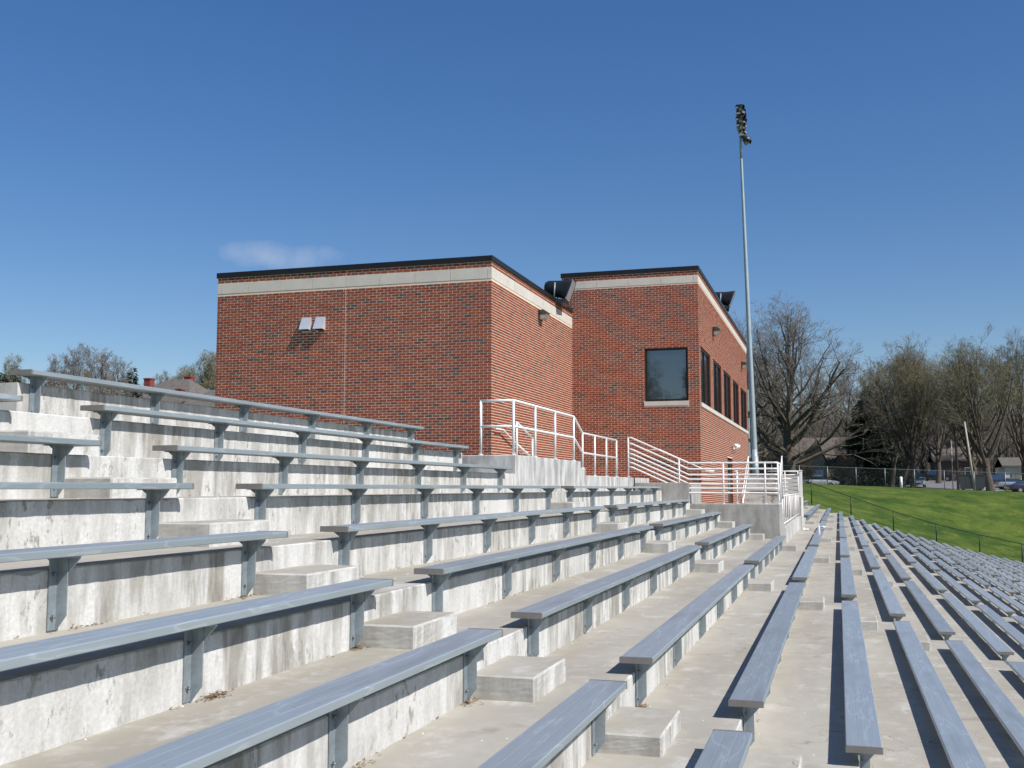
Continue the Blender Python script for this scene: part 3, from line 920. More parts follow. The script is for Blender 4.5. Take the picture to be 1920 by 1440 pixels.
fb = [b for b in fb if b[3] < ZP1 - .1]
sb = [b for b in brick_list(Y1, Y2 + .3, .25, ZT1 + 4 * COURSE, [(Y1 - 1, 40, ZB1, ZT1)], Y1 + .1) if b[3] < ZP1 - .1]
def score1(fi, b):
    if fi != 0: return -1000
    vis = 0 if b[2] > 1.0 else -50
    return vis + b[0] * 1.0 + (0.0 if b[1] - b[0] > .17 else -30)
brickwork(b1, i1, [(fb, front(Y1)), (sb, side(X1))], 300, score1)
part(MB().box(JX - .004, JX + .004, Y1 - .001, Y1 + .01, G1, ZP1 - .14), 'control_joint', M['mortar'], b1, i1)
band_stones(b1, i1, [XL1, -15.45, -14.64, -13.72, -12.78, -11.84, -10.91, -9.96, -9.02, -8.05, X1 + .010], ZB1, ZT1, front(Y1))
band_stones(b1, i1, [Y1 - .01 + .004] + [Y1 + .95 * k for k in range(1, 9)] + [Y2 - .002], ZB1, ZT1, side(X1))
def coping(parent, pinv, x0, x1, y0, y1, z):
    h = .14; o = .035; t = .3
    part(MB().bbox(x0 - o, x1 + o, y0 - o, y0 + t, z - h, z, .008), 'coping', M['coping'], parent, pinv)
    part(MB().bbox(x1 - t, x1 + o, y0 + t + .002, y1, z - h, z - .001, .008), 'coping', M['coping'], parent, pinv)
    part(MB().bbox(x0 - o, x0 + t, y0 + t + .002, y1, z - h, z - .001, .008), 'coping', M['coping'], parent, pinv)
coping(b1, i1, XL1, X1, Y1, Y2 - .01, ZP1)

# --- taller building (right)
XL2, ZP2, ZT2, ZB2, YF2 = -8.27, 6.816, 6.526, 6.298, 51.03
b2 = empty('brick_building', (-6.1, 42, -1)); tag(b2, 'taller red brick press building with a row of windows facing the field', 'building')
i2 = Matrix.Translation((6.1, -42, 1))
DEP = .10
wf = (-5.635, -4.305, 2.655, 4.300)
holesF = [wf]
wy = [(33.15, 35.78), (36.68, 39.30), (40.14, 42.86), (43.85, 46.45), (47.40, 50.55)]
holesS = [(a, b, 2.62, 4.366) for a, b in wy] + [(41.0, 42.95, -1.21, 1.14)]
m = MB()
G2 = -1.3
wall_sheet(m, XL2, X2, G2, ZP2 - .02, holesF, front(Y2), DEP)
wall_sheet(m, Y2, YF2, G2, ZP2 - .02, holesS, side(X2), DEP)
m.add([(XL2, Y2, G2), (XL2, YF2, G2), (XL2, YF2, ZP2 - .02), (XL2, Y2, ZP2 - .02)], [(0, 1, 2, 3)])
m.add([(XL2, YF2, G2), (X2, YF2, G2), (X2, YF2, ZP2 - .02), (XL2, YF2, ZP2 - .02)], [(0, 1, 2, 3)])
part(m, 'wall', [M['mortar'], BRICKS[2]], b2, i2)
part(MB().box(XL2 + .2, X2 - .2, Y2 + .2, YF2 - .2, ZP2 - .35, ZP2 - .3), 'roof', M['coping'], b2, i2)
sillF = (-5.66, -4.29, 2.52, 2.65); sillS = (33.05, YF2 + 1, 2.49, 2.615)
fb2 = [b for b in brick_list(XL2, X2 + .006, .25 if False else -.6, ZT2 + 4 * COURSE, [(XL2 - 1, X2 + 1, ZB2, ZT2), (wf[0], wf[1], sillF[2], wf[3]), sillF], X2 + .006 - BL * 20) if b[3] < ZP2 - .1 and (b[0] > X1 - .3 or b[2] > 5.0)]
sb2 = [b for b in brick_list(Y2, YF2, -1.2, ZT2 + 4 * COURSE, [(Y2 - 1, YF2 + 1, ZB2, ZT2), sillS] + [(a, b, sillS[2], d) for a, b, c, d in holesS[:5]] + holesS[5:], Y2 + .1) if b[3] < ZP2 - .1]
def score2(fi, b):
    if fi != 0: return -1000
    vis = 0 if (b[2] > .9 and b[0] > X1 + .1) else -50
    return vis + b[0] + (0.0 if b[1] - b[0] > .17 else -30)
brickwork(b2, i2, [(fb2, front(Y2)), (sb2, side(X2))], 300, score2)
band_stones(b2, i2, [XL2, -8.15, -7.14, -6.12, -5.10, -4.09, X2 + .010], ZB2, ZT2, front(Y2))
band_stones(b2, i2, [Y2 - .006] + [Y2 + 1.14 * k for k in range(1, 16)] + [YF2], ZB2, ZT2, side(X2))
coping(b2, i2, XL2, X2, Y2, YF2, ZP2)
window(b2, i2, *wf, front(Y2), DEP)
for a, b, c, d in holesS[:5]:
    window(b2, i2, a, b, c, d, side(X2), DEP, [a + (b - a) * .5])
def sill(u0, u1, z0, z1, fn):
    m = MB()
    vs = [fn(u, d, z) for d in (-DEP + .075, .035) for (u, z) in ((u0, z0), (u1, z0), (u1, z1), (u0, z1))]
    m.add(vs, [(0, 1, 2, 3), (4, 5, 6, 7), (0, 1, 5, 4), (1, 2, 6, 5), (2, 3, 7, 6), (3, 0, 4, 7)])
    part(m, 'window_sill', M['stone'], b2, i2)
sill(-5.66, -4.985, sillF[2], sillF[3], front(Y2)); sill(-4.979, -4.29, sillF[2], sillF[3], front(Y2))
ys_ = [33.06, 36.75, 40.2, 43.9, 47.6, YF2 - .05]
for a, b in zip(ys_[:-1], ys_[1:]): sill(a, b - .006, 2.49, 2.613, side(X2))
# door in the field-side wall
mdo = MB().box(X2 - DEP, X2 - DEP + .05, 41.06, 42.89, -1.2, 1.08)
dr = part(mdo, 'door', M['frame'], b2, i2)
MB().box(X2 - DEP + .051, X2 - DEP + .06, 41.75, 42.2, -.1, .9).build('pane', M['glass'], dr)
MB().tube((X2 - DEP + .051, 41.3, -.15), (X2 - DEP + .12, 41.3, -.15), .02, n=8).build('handle', M['rim'], dr)

# ------------------------------------------------------------------ fittings on the buildings
def vent_hood(x, label):
    t = empty('vent_hood', (x, Y1, 4.0)); tag(t, label, 'vent hood', 'vent hoods on the brick wall')
    w = .265; p = .19; h = .34
    m = MB()
    m.add([(0, 0, 0), (w, 0, 0), (0, -p, .02), (w, -p, .02), (0, 0, h), (w, 0, h), (0, -.03, h), (w, -.03, h)],
          [(0, 2, 6, 4), (1, 5, 7, 3), (4, 6, 7, 5), (2, 3, 7, 6)])
    sh = m.build('hood_shell', M['hood'], t)
    MB().box(.004, w - .004, -.006, -.002, -.03, .0).build('back_plate', M['hood'], t)
    MB().box(.02, w - .02, -p + .02, -.01, .012, .018).build('grille', M['black'], t)
vent_hood(-13.06, 'left of the two shiny metal vent hoods on the brick wall')
vent_hood(-12.665, 'right of the two shiny metal vent hoods on the brick wall')
def wall_lamp(x, y, z, label, s=1.0):
    t = empty('wall_lamp', (x, y, z)); tag(t, label, 'wall lamp', 'wall lamps on the field side')
    m = MB()
    m.bbox(.002, .06, -.16 * s, .16 * s, -.15 * s, .14 * s, .01).build('back_box', M['bronze'], t)
    c = MB().prism([(.061, .13), (.061, .01), (.25, .01), (.25, .06), (.16, .13)], 'y', -.17 * s, .17 * s)
    c.v = [(a, b, q * s) for a, b, q in c.v]; c.build('cowl', M['bronze'], t)
    l = MB().prism([(.061, .006), (.245, .006), (.17, -.12), (.061, -.14)], 'y', -.155 * s, .155 * s)
    l.v = [(a, b, q * s) for a, b, q in l.v]; l.build('lens', M['lens'], t)
wall_lamp(X1 + .006, 28.9, 4.86, 'brown wall lamp on the side of the lower brick building')
wall_lamp(X2 + .006, 36.7, 5.32, 'brown wall lamp above the first windows of the taller building')
wall_lamp(X2 + .006, 48.0, 5.40, 'brown wall lamp near the far corner of the taller building')
em = empty('emergency_light', (X2 + .006, 43.3, 1.6)); tag(em, 'small twin-headed white spotlight above the dark door', 'light')
MB().bbox(.001, .06, -.12, .12, -.08, .08, .01).build('back_box', M['white'], em)
for yy in (-.45, .45):
    mm = MB().tube((.04, yy * .3, .05), (.08, yy, .06), .02, n=6); mm.tube((.08, yy, .06), (.22, yy * 1.05, .02), .07, .10, n=10); mm.build('lamp_head', M['white'], em)
def horn(x, y, z, label, s=1.0):
    """roof loudspeaker: rounded barrel flaring to a rectangular mouth facing the field"""
    t = empty('horn_speaker', (x, y, z)); t.rotation_euler = (0, R_(4), R_(5)); tag(t, label, 'loudspeaker', 'loudspeakers on the roofs')
    secs = []
    n = 20
    def ring(xx, hw, hh, k, zc):
        r = []
        for j in range(n):
            a = 2 * math.pi * j / n; ca, sa = math.cos(a), math.sin(a)
            rr = 1.0 / max(abs(ca), abs(sa)) if k > .99 else (abs(ca) ** (2 + 6 * k) + abs(sa) ** (2 + 6 * k)) ** (-1 / (2 + 6 * k))
            tk = .30 if xx > .35 else .16 if xx > .2 else 0
            r.append(((xx + tk * sa * rr * hh) * s, ca * rr * hw * s, (zc + sa * rr * hh) * s))
        return r
    for xx, hw, hh, k, zc in ((-.62, .10, .10, 0, .46), (-.58, .22, .22, 0, .46), (-.46, .29, .29, .0, .46), (-.2, .33, .31, .1, .44), (.1, .38, .33, .35, .42), (.30, .44, .37, .8, .40), (.40, .47, .40, 1, .39), (.44, .47, .40, 1, .39)):
        secs.append(ring(xx, hw, hh, k, zc))
    m = MB(); vs = [p for q in secs for p in q]; fs = []
    for i in range(len(secs) - 1):
        for j in range(n): fs.append((i * n + j, i * n + (j + 1) % n, (i + 1) * n + (j + 1) % n, (i + 1) * n + j))
    fs.append(tuple(range(n)))
    m.add(vs, fs, 0, True); m.build('horn_body', M['black'], t)
    g = MB().box(.405 * s, .425 * s, -.455 * s, .455 * s, (.39 - .385) * s, (.39 + .385) * s); g.v = [(a + .30 * (c - .39 * s), b, c) for a, b, c in g.v]; g.build('grille', M['grille'], t)
    y0 = MB(); y0.pipe([(-.15 * s, -.40 * s, 0), (-.15 * s, -.40 * s, .62 * s)], .03 * s, 6); y0.build('bracket', M['galv'], t)
    y1 = MB(); y1.pipe([(-.15 * s, .40 * s, 0), (-.15 * s, .40 * s, .62 * s)], .03 * s, 6); y1.build('bracket', M['galv'], t)
    MB().box(-.35 * s, .30 * s, -.45 * s, .45 * s, -.16 * s, -.01).build('base', M['black'], t)
horn(-7.90, 31.0, ZP1 - .02, 'black horn loudspeaker on the roof of the lower building', .78)
horn(-4.30, 44.0, ZP2 + .56, 'black horn loudspeaker on the roof of the taller building', .80)
MB_st = MB().tube((-4.3, 44, ZP2 - .3), (-4.3, 44, ZP2 + .30), .06, n=8)
st = MB_st.build('speaker_stand', M['galv']); tag(st, 'short metal stand under the speaker on the taller roof', 'stand')
MB_s2 = MB().tube((-8.0, 31, ZP1 - .3), (-8.0, 31, ZP1 - .13), .06, n=8)
st = MB_s2.build('speaker_stand', M['galv']); tag(st, 'short metal stand under the speaker on the lower roof', 'stand')

# ------------------------------------------------------------------ floodlight pole
PB = Vector((-3.985, 56.0, -.6)); PT = Vector((-4.45, 56.0, 19.75))
pole = empty('floodlight_pole', PB); tag(pole, 'tall tapering galvanised floodlight pole behind the taller brick building', 'floodlight pole')
m = MB(); nseg = 8
pts = [(PT - PB) * (i / nseg) for i in range(nseg + 1)]
rad_ = [.160 - .104 * (i / nseg) for i in range(nseg + 1)]
for i in range(nseg): m.tube(pts[i], pts[i + 1], rad_[i], rad_[i + 1], n=16, caps=(i in (0, nseg - 1)))
m.build('shaft', M['polegal'], pole)
MB().tube((-.02, 0, 1.0), (-.04, 0, 2.2), .170, .166, n=16).build('collar', M['polegal'], pole)
for k, (z0, z1) in enumerate(((3.1, 4.15), (2.1, 2.9), (4.5, 5.6))):
    MB().bbox(-.62, -.26, -.16, .16, z0, z1, .02).build('ballast_box', M['polegal'], pole)
def flood(loc, yaw, tilt, par):
    """round floodlight with a rear housing, visor and yoke"""
    rot = Matrix.Translation(loc) @ Matrix.Rotation(yaw, 4, 'Z') @ Matrix.Rotation(tilt, 4, 'Y')
    m = MB()
    prof = [(-.20, .04), (-.17, .09), (-.07, .12), (.02, .165), (.09, .195), (.11, .195)]
    n = 12; vs = []; fs = []
    for x, r in prof:
        for j in range(n):
            a = 2 * math.pi * j / n; vs.append(tuple(rot @ Vector((x, r * math.cos(a), r * math.sin(a)))))
    for i in range(len(prof) - 1):
        for j in range(n): fs.append((i * n + j, i * n + (j + 1) % n, (i + 1) * n + (j + 1) % n, (i + 1) * n + j))
    fs.append(tuple(range(n)))
    m.add(vs, fs, 0, True)
    vv = []
    for x in (.11, .22):
        for j in range(7):
            a = math.pi * j / 6; vv.append(tuple(rot @ Vector((x, .198 * math.cos(a), .198 * math.sin(a)))))
    m.add(vv, [(j, j + 1, j + 8, j + 7) for j in range(6)], 0, True)
    o = m.build('floodlight', [M['black']], par)
    l = MB(); ang = [2 * math.pi * j / n for j in range(n)]
    l.add([tuple(rot @ Vector((.105, .19 * math.cos(a), .19 * math.sin(a)))) for a in ang], [tuple(range(n))]); l.build('lens', M['rim'], o)
topv = PT - PB
fr = MB()
levels = [-.05, -.36, -.68, -1.00]
for z in levels: fr.box(-.10, .12, -.85, .85, topv.z + z - .05, topv.z + z + .03, mat=Matrix.Translation((topv.x, 0, 0)))
fr.build('cross_arm', M['galv'], pole)
rl = random.Random(4)
for z in levels:
    for yy in (-.68, -.05, .6):
        flood(Vector((topv.x + .04 + rl.uniform(0, .05), yy, topv.z + z + .06)), rl.uniform(-.4, .4), R_(28), pole)
flood(Vector((topv.x + .28, -.15, topv.z - 1.50)), .2, R_(40), pole)
flood(Vector((topv.x + .30, .25, topv.z - 1.54)), -.3, R_(40), pole)
MB().box(topv.x - .02, topv.x + .25, -.25, .3, topv.z - 1.38, topv.z - 1.30).build('cross_arm', M['galv'], pole)
MB().tube((topv.x, 0, topv.z), (topv.x - .02, 0, topv.z + .22), .02, .005, n=6).build('lightning_tip', M['galv'], pole)

# ------------------------------------------------------------------ fences
def wire_mesh(parent, inv, seg, spacing, r, mat):
    """chain-link: crossed diagonal wires between sloping bottom and top lines; seg = list of (p_bottom, p_top)"""
    v = []; f = []
    def wire(a, b):
        a = Vector(a); b = Vector(b); d = (b - a).normalized(); n1 = d.orthogonal().normalized() * r; n2 = d.cross(n1).normalized() * r
        k = len(v)
        for p in (a, b):
            for q in (n1, -n1 * .5 + n2 * .87, -n1 * .5 - n2 * .87): v.append(tuple(p + q))
        for j in range(3): f.append((k + j, k + (j + 1) % 3, k + 3 + (j + 1) % 3, k + 3 + j))
    for (b0, t0), (b1_, t1) in zip(seg[:-1], seg[1:]):
        b0, t0, b1_, t1 = map(Vector, (b0, t0, b1_, t1))
        L = (b1_ - b0).length; H = (t0 - b0).length
        n = max(1, int(L / spacing)); w = min(1.0, H / L)
        for i in range(-int(n * w), n):
            s0 = i / n; s1 = s0 + w
            a0, a1 = max(0, s0), min(1, s1)
            if a1 <= a0: continue
            ta, tb = (a0 - s0) / w, (a1 - s0) / w
            pa = b0.lerp(b1_, a0).lerp(t0.lerp(t1, a0), ta); pb = b0.lerp(b1_, a1).lerp(t0.lerp(t1, a1), tb)
            wire(pa, pb)
            pa = b0.lerp(b1_, a0).lerp(t0.lerp(t1, a0), 1 - ta); pb = b0.lerp(b1_, a1).lerp(t0.lerp(t1, a1), 1 - tb)
            wire(pa, pb)
    o = link('wire_mesh', raw_mesh('wire_mesh', v, f, mat), parent); o.matrix_parent_inverse = inv
    o['kind'] = 'stuff'
FY = 88.0
ftop = [(-5.0, 1.15), (-2.03, .39), (.9, -.69), (3.99, -1.79), (7.04, -2.75), (10.05, -3.51), (12.94, -4.15), (15.9, -4.75), (18.9, -5.3)]
bf = empty('black_fence', (-2.03, FY, -1)); tag(bf, 'black chain-link fence running down the grass beside the stand end', 'fence')
bi = Matrix.Translation((2.03, -FY, 1))
for x, z in ftop:
    part(MB().tube((x, FY, ground_z(x, FY) - .1), (x, FY, z + .04), .038, n=8), 'post', M['fenceblk'], bf, bi)
part(MB().pipe([(x, FY, z) for x, z in ftop], .03, 8), 'top_rail', M['fenceblk'], bf, bi)
wire_mesh(bf, bi, [((x, FY, max(ground_z(x, FY) + .02, z - 1.38)), (x, FY, z)) for x, z in ftop], .11, .0022, M['fenceblk'])
GY = 113.5
gf_ = empty('grey_fence', (0, GY, 0)); tag(gf_, 'grey chain-link fence along the top of the grass bank', 'fence')
gi = Matrix.Translation((0, -GY, 0))
px_ = [-6.5 + 2.75 * k for k in range(17)]
gseg = []
for x in px_:
    g = ground_z(x, GY)
    part(MB().tube((x, GY, g - .1), (x, GY, g + 1.85), .035, n=8), 'post', M['fencegal'], gf_, gi)
    gseg.append(((x, GY, g + .03), (x, GY, g + 1.80)))
part(MB().pipe([b for a, b in gseg], .022, 6), 'top_rail', M['fencegal'], gf_, gi)
wire_mesh(gf_, gi, gseg, .16, .0022, M['fencegal'])

# ------------------------------------------------------------------ road and path beyond the bank
def strip(name, pts, w, mat, lift=.02, n=40):
    """ribbon on the ground along a centre line"""
    v = []; f = []
    P = [Vector(p) for p in pts]
    for i in range(len(P) - 1):
        for k in range(n):
            p = P[i].lerp(P[i + 1], k / n); d = (P[i + 1] - P[i]).normalized(); q = Vector((-d.y, d.x))
            for s in (-1, -.5, 0, .5, 1):
                x, y = p + q * (w * .5 * s); v.append((x, y, ground_z(x, y) + lift))
    cols = len(v) // 5
    for i in range(cols - 1):
        for s in range(4): f.append((i * 5 + s, i * 5 + s + 1, i * 5 + 6 + s, i * 5 + 5 + s))
    return link(name, raw_mesh(name, v, f, mat))
def gx_at(u, y):
    """X of image column u (1920 wide) at ground distance y"""
    k = (u - 960) / 2008.9
    cy, sy, cp = math.cos(YAW), math.sin(YAW), math.cos(PITCH)
    # (x*cy + y*sy) / ((-x*sy + y*cy)*cp) = k
    return y * (k * cp * cy - sy) / (cy + k * cp * sy)
tag(strip('road', [(gx_at(1775, 118), 117.5), (gx_at(1765, 172), 172), (gx_at(1720, 235), 235), (gx_at(1690, 330), 330)], 14, M['asphalt']), 'grey asphalt road beyond the bank', None, None, 'structure')
tag(strip('side_road', [(-30, 147), (gx_at(1640, 147), 147), (gx_at(1720, 150), 150)], 6, M['asphalt'], .035), 'grey side street behind the fence', None, None, 'structure')
tag(strip('path', [(gx_at(1890, 118), 118), (gx_at(1830, 180), 180), (gx_at(1770, 235), 235)], 1.5, M['path'], .05), 'pale concrete footpath by the road', None, None, 'structure')

# ------------------------------------------------------------------ cars
def car(u, y, rz, paint, label, kind='sedan', s=1.0):
    x = gx_at(u, y); z = ground_z(x, y) + .04
    t = empty('parked_car', (x, y, z), rz); tag(t, label, 'car', 'cars beyond the grass bank')
    if kind == 'pickup':
        body = [(-2.7, .45), (-2.75, 1.0), (-.9, 1.02), (-.6, 1.05), (1.2, 1.08), (2.6, 1.0), (2.75, .75), (2.7, .42)]
        cab = [(-.85, 1.03), (-.70, 1.78), (.75, 1.80), (1.35, 1.08)]; wh = (-1.75, 1.75); hw = .95; wr = .40
    elif kind == 'van':
        body = [(-2.3, .40), (-2.35, 1.05), (1.5, 1.08), (2.3, .92), (2.4, .65), (2.35, .38)]
        cab = [(-2.30, 1.04), (-2.15, 1.72), (.3, 1.76), (1.45, 1.08)]; wh = (-1.45, 1.5); hw = .92; wr = .35
    else:
        body = [(-2.3, .38), (-2.36, .80), (-2.1, .98), (-1.3, 1.0), (.9, .98), (2.05, .84), (2.32, .66), (2.30, .36)]
        cab = [(-1.75, .98), (-.95, 1.44), (.15, 1.46), (1.05, .97)]; wh = (-1.4, 1.42); hw = .88; wr = .33
    m = MB().prism(body, 'y', -hw, hw)
    bm = bmesh.new(); me0 = m.mesh('b', paint); bm.from_mesh(me0); bpy.data.meshes.remove(me0)
    bmesh.ops.bevel(bm, geom=list(bm.edges), offset=.07, segments=2, affect='EDGES', profile=.6)
    mm = MB(); mm.from_bm(bm); mm.sm = [True] * len(mm.f)
    bo = mm.build('body', paint, t)
    # cabin with tumblehome, roof paint, glass sides
    c = MB(); n = len(cab); top = max(q for p, q in cab)
    vs = []
    for sgn in (-1, 1):
        for p, q in cab: vs.append((p, sgn * (hw - .06 - (.16 if q > 1.2 else 0)), q))
    c.add(vs, [(0, 1, 2, 3), (7, 6, 5, 4), (0, 4, 5, 1), (2, 6, 7, 3)], 1); c.add(vs, [(1, 5, 6, 2)], 0)
    c.build('cabin', [paint, M['glass']], t)
    rf = MB().bbox(cab[1][0] - .03, cab[2][0] + .03, -(hw - .2), hw - .2, top - .015, top + .035, .02); rf.build('roof', paint, t)
    for sx in wh:
        for sy in (-1, 1):
            w = MB(); w.tube((sx, sy * (hw - .2), wr), (sx, sy * (hw + .01), wr), wr, n=14); wo = w.build('wheel', M['tyre'], t)
            MB().tube((sx, sy * (hw + .012), wr), (sx, sy * (hw + .03), wr), wr * .62, n=10).build('rim', M['rim'], wo)
    xf = max(p for p, q in body); xb_ = min(p for p, q in body)
    for sy in (-1, 1):
        MB().bbox(xf - .12, xf + .005, sy * (hw - .25) - .17, sy * (hw - .25) + .17, .62, .78, .02).build('headlight', M['rim'], t)
        MB().bbox(xb_ - .012, xb_ + .1, sy * (hw - .22) - .14, sy * (hw - .22) + .14, .68, .84, .02).build('tail_light', M['lampred'], t)
    MB().bbox(xf - .06, xf + .015, -.45, .45, .42, .58, .02).build('grille', M['black'], t)
    t.scale = (s, s, s)
    return t
white_p = car_paint('white_car_paint', (.72, .72, .71)); dark_p = car_paint('dark_car_paint', (.012, .014, .016)); blue_p = car_paint('navy_car_paint', (.012, .018, .05)); silver_p = car_paint('silver_car_paint', (.42, .43, .45), .5); purple_p = car_paint('purple_car_paint', (.03, .02, .05)); grey_p = car_paint('grey_car_paint', (.14, .145, .15), .3)
car(1538, 142, R_(-8), white_p, 'white sedan half hidden behind the grass bank')
car(1723, 146, R_(-98), white_p, 'white car facing the camera at the road edge', 'sedan', .85)
car(1757, 186, R_(165), dark_p, 'black pickup truck crossing the road', 'pickup')
car(1716, 200, R_(10), grey_p, 'dark car behind the pickup under the trees')
car(1866, 160, R_(12), dark_p, 'black van parked beneath the right-hand trees', 'van')
car(1903, 152, R_(10), silver_p, 'silver sedan at the right edge under the trees')
car(1930, 140, R_(14), purple_p, 'dark purple car cut by the right edge of the photo')
car(1672, 215, R_(5), white_p, 'pale car parked far off between the tree trunks')
# dark wheeled bin / utility box by the fence
ux = gx_at(1822, 118); uz = ground_z(ux, 118)
ub = empty('skip_bin', (ux, 118, uz)); tag(ub, 'dark blue-grey skip beside the leaning pole', 'bin')
m = MB().prism([(-1.1, .15), (-1.25, 1.5), (1.25, 1.5), (1.1, .15)], 'y', -.7, .7); m.build('tub', car_paint('bin_paint', (.02, .028, .04)), ub)
MB().bbox(-1.3, 1.3, -.76, .76, 1.505, 1.60, .02).build('lid', M['black'], ub)
for sx in (-.8, .8): MB().tube((sx, -.6, .09), (sx, .6, .09), .085, n=10).build('wheel', M['tyre'], ub)

# ------------------------------------------------------------------ poles and small things beyond
lx = gx_at(1828, 116.5); lz = ground_z(lx, 116.5)
lp = empty('leaning_pole', (lx, 116.5, lz)); tag(lp, 'pale leaning wooden pole with wires at its top', 'pole')
MB().tube((0, 0, -.2), (-.72, 0, 6.9), .13, .085, n=10).build('shaft', M['woodpale'], lp)
MB().box(-.95, -.45, -.05, .05, 6.62, 6.70).build('cross_arm', M['wood'], lp)
MB().pipe([(-.72, 0, 6.7), (-4, 8, 8.0), (-8, 18, 9.6)], .025, 5).build('wire', M['black'], lp)
dx_ = gx_at(1797, 128); dz_ = ground_z(dx_, 128)
dp = empty('utility_pole', (dx_, 128, dz_)); tag(dp, 'dark upright utility pole left of the leaning pole', 'pole')
MB().tube((0, 0, -.2), (-.15, 0, 9.5), .15, .10, n=10).build('shaft', M['bark'], dp); MB().box(-1.0, .8, -.06, .06, 8.6, 8.72).build('cross_arm', M['bark'], dp)
for u, yy, h, lab in ((1787, 122, 5.2, 'thin grey post in front of the far lawn'), (1690, 118, 1.1, 'short white marker post at the foot of the tree')):
    x = gx_at(u, yy); z = ground_z(x, yy)
    t = empty('marker_post', (x, yy, z)); tag(t, lab, 'post')
    MB().tube((0, 0, -.1), (0, 0, h), .05 if h > 2 else .14, n=8).build('shaft', M['fencegal'] if h > 2 else M['white'], t)
    MB().bbox(-.07, .07, -.07, .07, h, h + .05, .01).build('cap', M['fencegal'] if h > 2 else M['white'], t)
# white frame at the field, right edge
fx, fy = 12.75, 62.0
fz = base_z(fx)
wf_ = empty('field_gate', (fx + .4, 79.0, -5.6)); tag(wf_, 'small white pipe gate at the foot of the stand', 'gate')
for a in (0, .8): MB().tube((a, 0, 0), (a, 0, 1.25), .05, n=8).build('post', M['white'], wf_)
for q in (.25, .75, 1.22): MB().pipe([(0, 0, q), (.8, 0, q)], .04, 6).build('rail', M['white'], wf_)

# ------------------------------------------------------------------ houses
def house(name, label, u0, u1, y, wall_h, roof_h, depth, wallm, roofm, hip=.0, base=None, chim=(), wins=(), door=None, over=.4, gable=None):
    xa, xb = gx_at(u0, y), gx_at(u1, y); w = xb - xa; cx = (xa + xb) / 2
    z = ground_z(cx, y) if base is None else base
    t = empty(name, (cx, y, z)); tag(t, label, 'house')
    m = MB().box(-w / 2, w / 2, 0, depth, -.5, wall_h)
    if hip <= 0:
        for sx in (-1, 1):
            m.add([(sx * w / 2, 0, wall_h), (sx * w / 2, depth, wall_h), (sx * w / 2, depth / 2, wall_h + roof_h * .96)], [(0, 1, 2)])
    m.build('wall', wallm, t)
    rm = MB(); o = over; hx_ = w / 2 + o - hip * (w / 2 + o) if hip else w / 2 + o
    zt = wall_h - .05; th = .16
    lo = [(-w / 2 - o, -o, zt), (w / 2 + o, -o, zt), (w / 2 + o, depth + o, zt), (-w / 2 - o, depth + o, zt)]
    rd = [(-hx_, depth / 2, zt + roof_h), (hx_, depth / 2, zt + roof_h)]
    vs = lo + rd + [(a, b, c + th) for a, b, c in lo + rd]
    rm.add(vs, [(6, 7, 11, 10), (8, 9, 10, 11), (7, 8, 11), (9, 6, 10), (0, 1, 7, 6), (1, 2, 8, 7), (2, 3, 9, 8), (3, 0, 6, 9), (0, 1, 5, 4), (2, 3, 4, 5), (1, 2, 5), (3, 0, 4)])
    ro = rm.build('roof', roofm, t)
    for (fx_, fy_, cw, ch) in chim:
        c = MB().bbox(fx_ * w - cw / 2, fx_ * w + cw / 2, fy_ * depth - cw / 2, fy_ * depth + cw / 2, wall_h + .2, wall_h + ch, .02)
        c.box(fx_ * w - cw / 2 - .06, fx_ * w + cw / 2 + .06, fy_ * depth - cw / 2 - .06, fy_ * depth + cw / 2 + .06, wall_h + ch - .16, wall_h + ch - .02)
        c.build('chimney', M['redbrick'], ro)
    for (fx_, z0, ww, hh, fm) in wins:
        f = MB(); x0 = fx_ * w
        f.box(x0 - ww / 2, x0 + ww / 2, -.05, -.002, z0, z0 + hh); wo = f.build('window', fm, t)
        MB().box(x0 - ww / 2 + .07, x0 - .03, -.062, -.051, z0 + .07, z0 + hh - .07).build('pane', M['glass'], wo)
        MB().box(x0 + .03, x0 + ww / 2 - .07, -.062, -.051, z0 + .07, z0 + hh - .07).build('pane', M['glass'], wo)
        MB().box(x0 - ww / 2 - .08, x0 + ww / 2 + .08, -.12, -.003, z0 - .1, z0 - .005).build('sill', fm, wo)
    if door:
        do = MB().box(door * w - .5, door * w + .5, -.05, -.003, 0, 2.1).build('door', M['brownwall'], t)
        MB().tube((door * w + .38, -.05, 1.0), (door * w + .38, -.11, 1.0), .04, n=8).build('handle', M['rim'], do)
    if gable:
        gx0, gx1, gh = gable
        g = MB().prism([(gx0 * w, 0), (gx1 * w, 0), (gx1 * w, wall_h - .3), ((gx0 + gx1) / 2 * w, gh), (gx0 * w, wall_h - .3)], 'y', -1.2, .1)
        g.build('gable', wallm, t)
        gr = MB(); mx_ = (gx0 + gx1) / 2 * w
        for sx, xe in ((-1, gx0 * w - .3), (1, gx1 * w + .3)):
            gr.add([(xe, -1.5, wall_h - .55), (mx_, -1.5, gh + .08), (mx_, depth * .5, gh + .08), (xe, depth * .5, wall_h - .55),
                    (xe, -1.5, wall_h - .40), (mx_, -1.5, gh + .23), (mx_, depth * .5, gh + .23), (xe, depth * .5, wall_h - .40)],
                   [(0, 1, 2, 3), (4, 5, 6, 7), (0, 1, 5, 4), (1, 2, 6, 5), (2, 3, 7, 6), (3, 0, 4, 7)])
        gr.build('roof', roofm, t)
        MB().box(mx_ - .8, mx_ + .8, -1.26, -1.205, 1.0, 2.2).build('window', M['housewhite'], t)
    return t
house('stone_house', 'low tan stone house with a brown roof behind the bare trees', 1484, 1632, 150, 3.2, 3.4, 8, M['tan'], M['roof'], 0,
      wins=((.10, .7, 3.0, 1.7, M['frame']), (.40, .5, 1.5, 1.9, M['frame'])), door=-.36, gable=(-.28, -.04, 6.2))
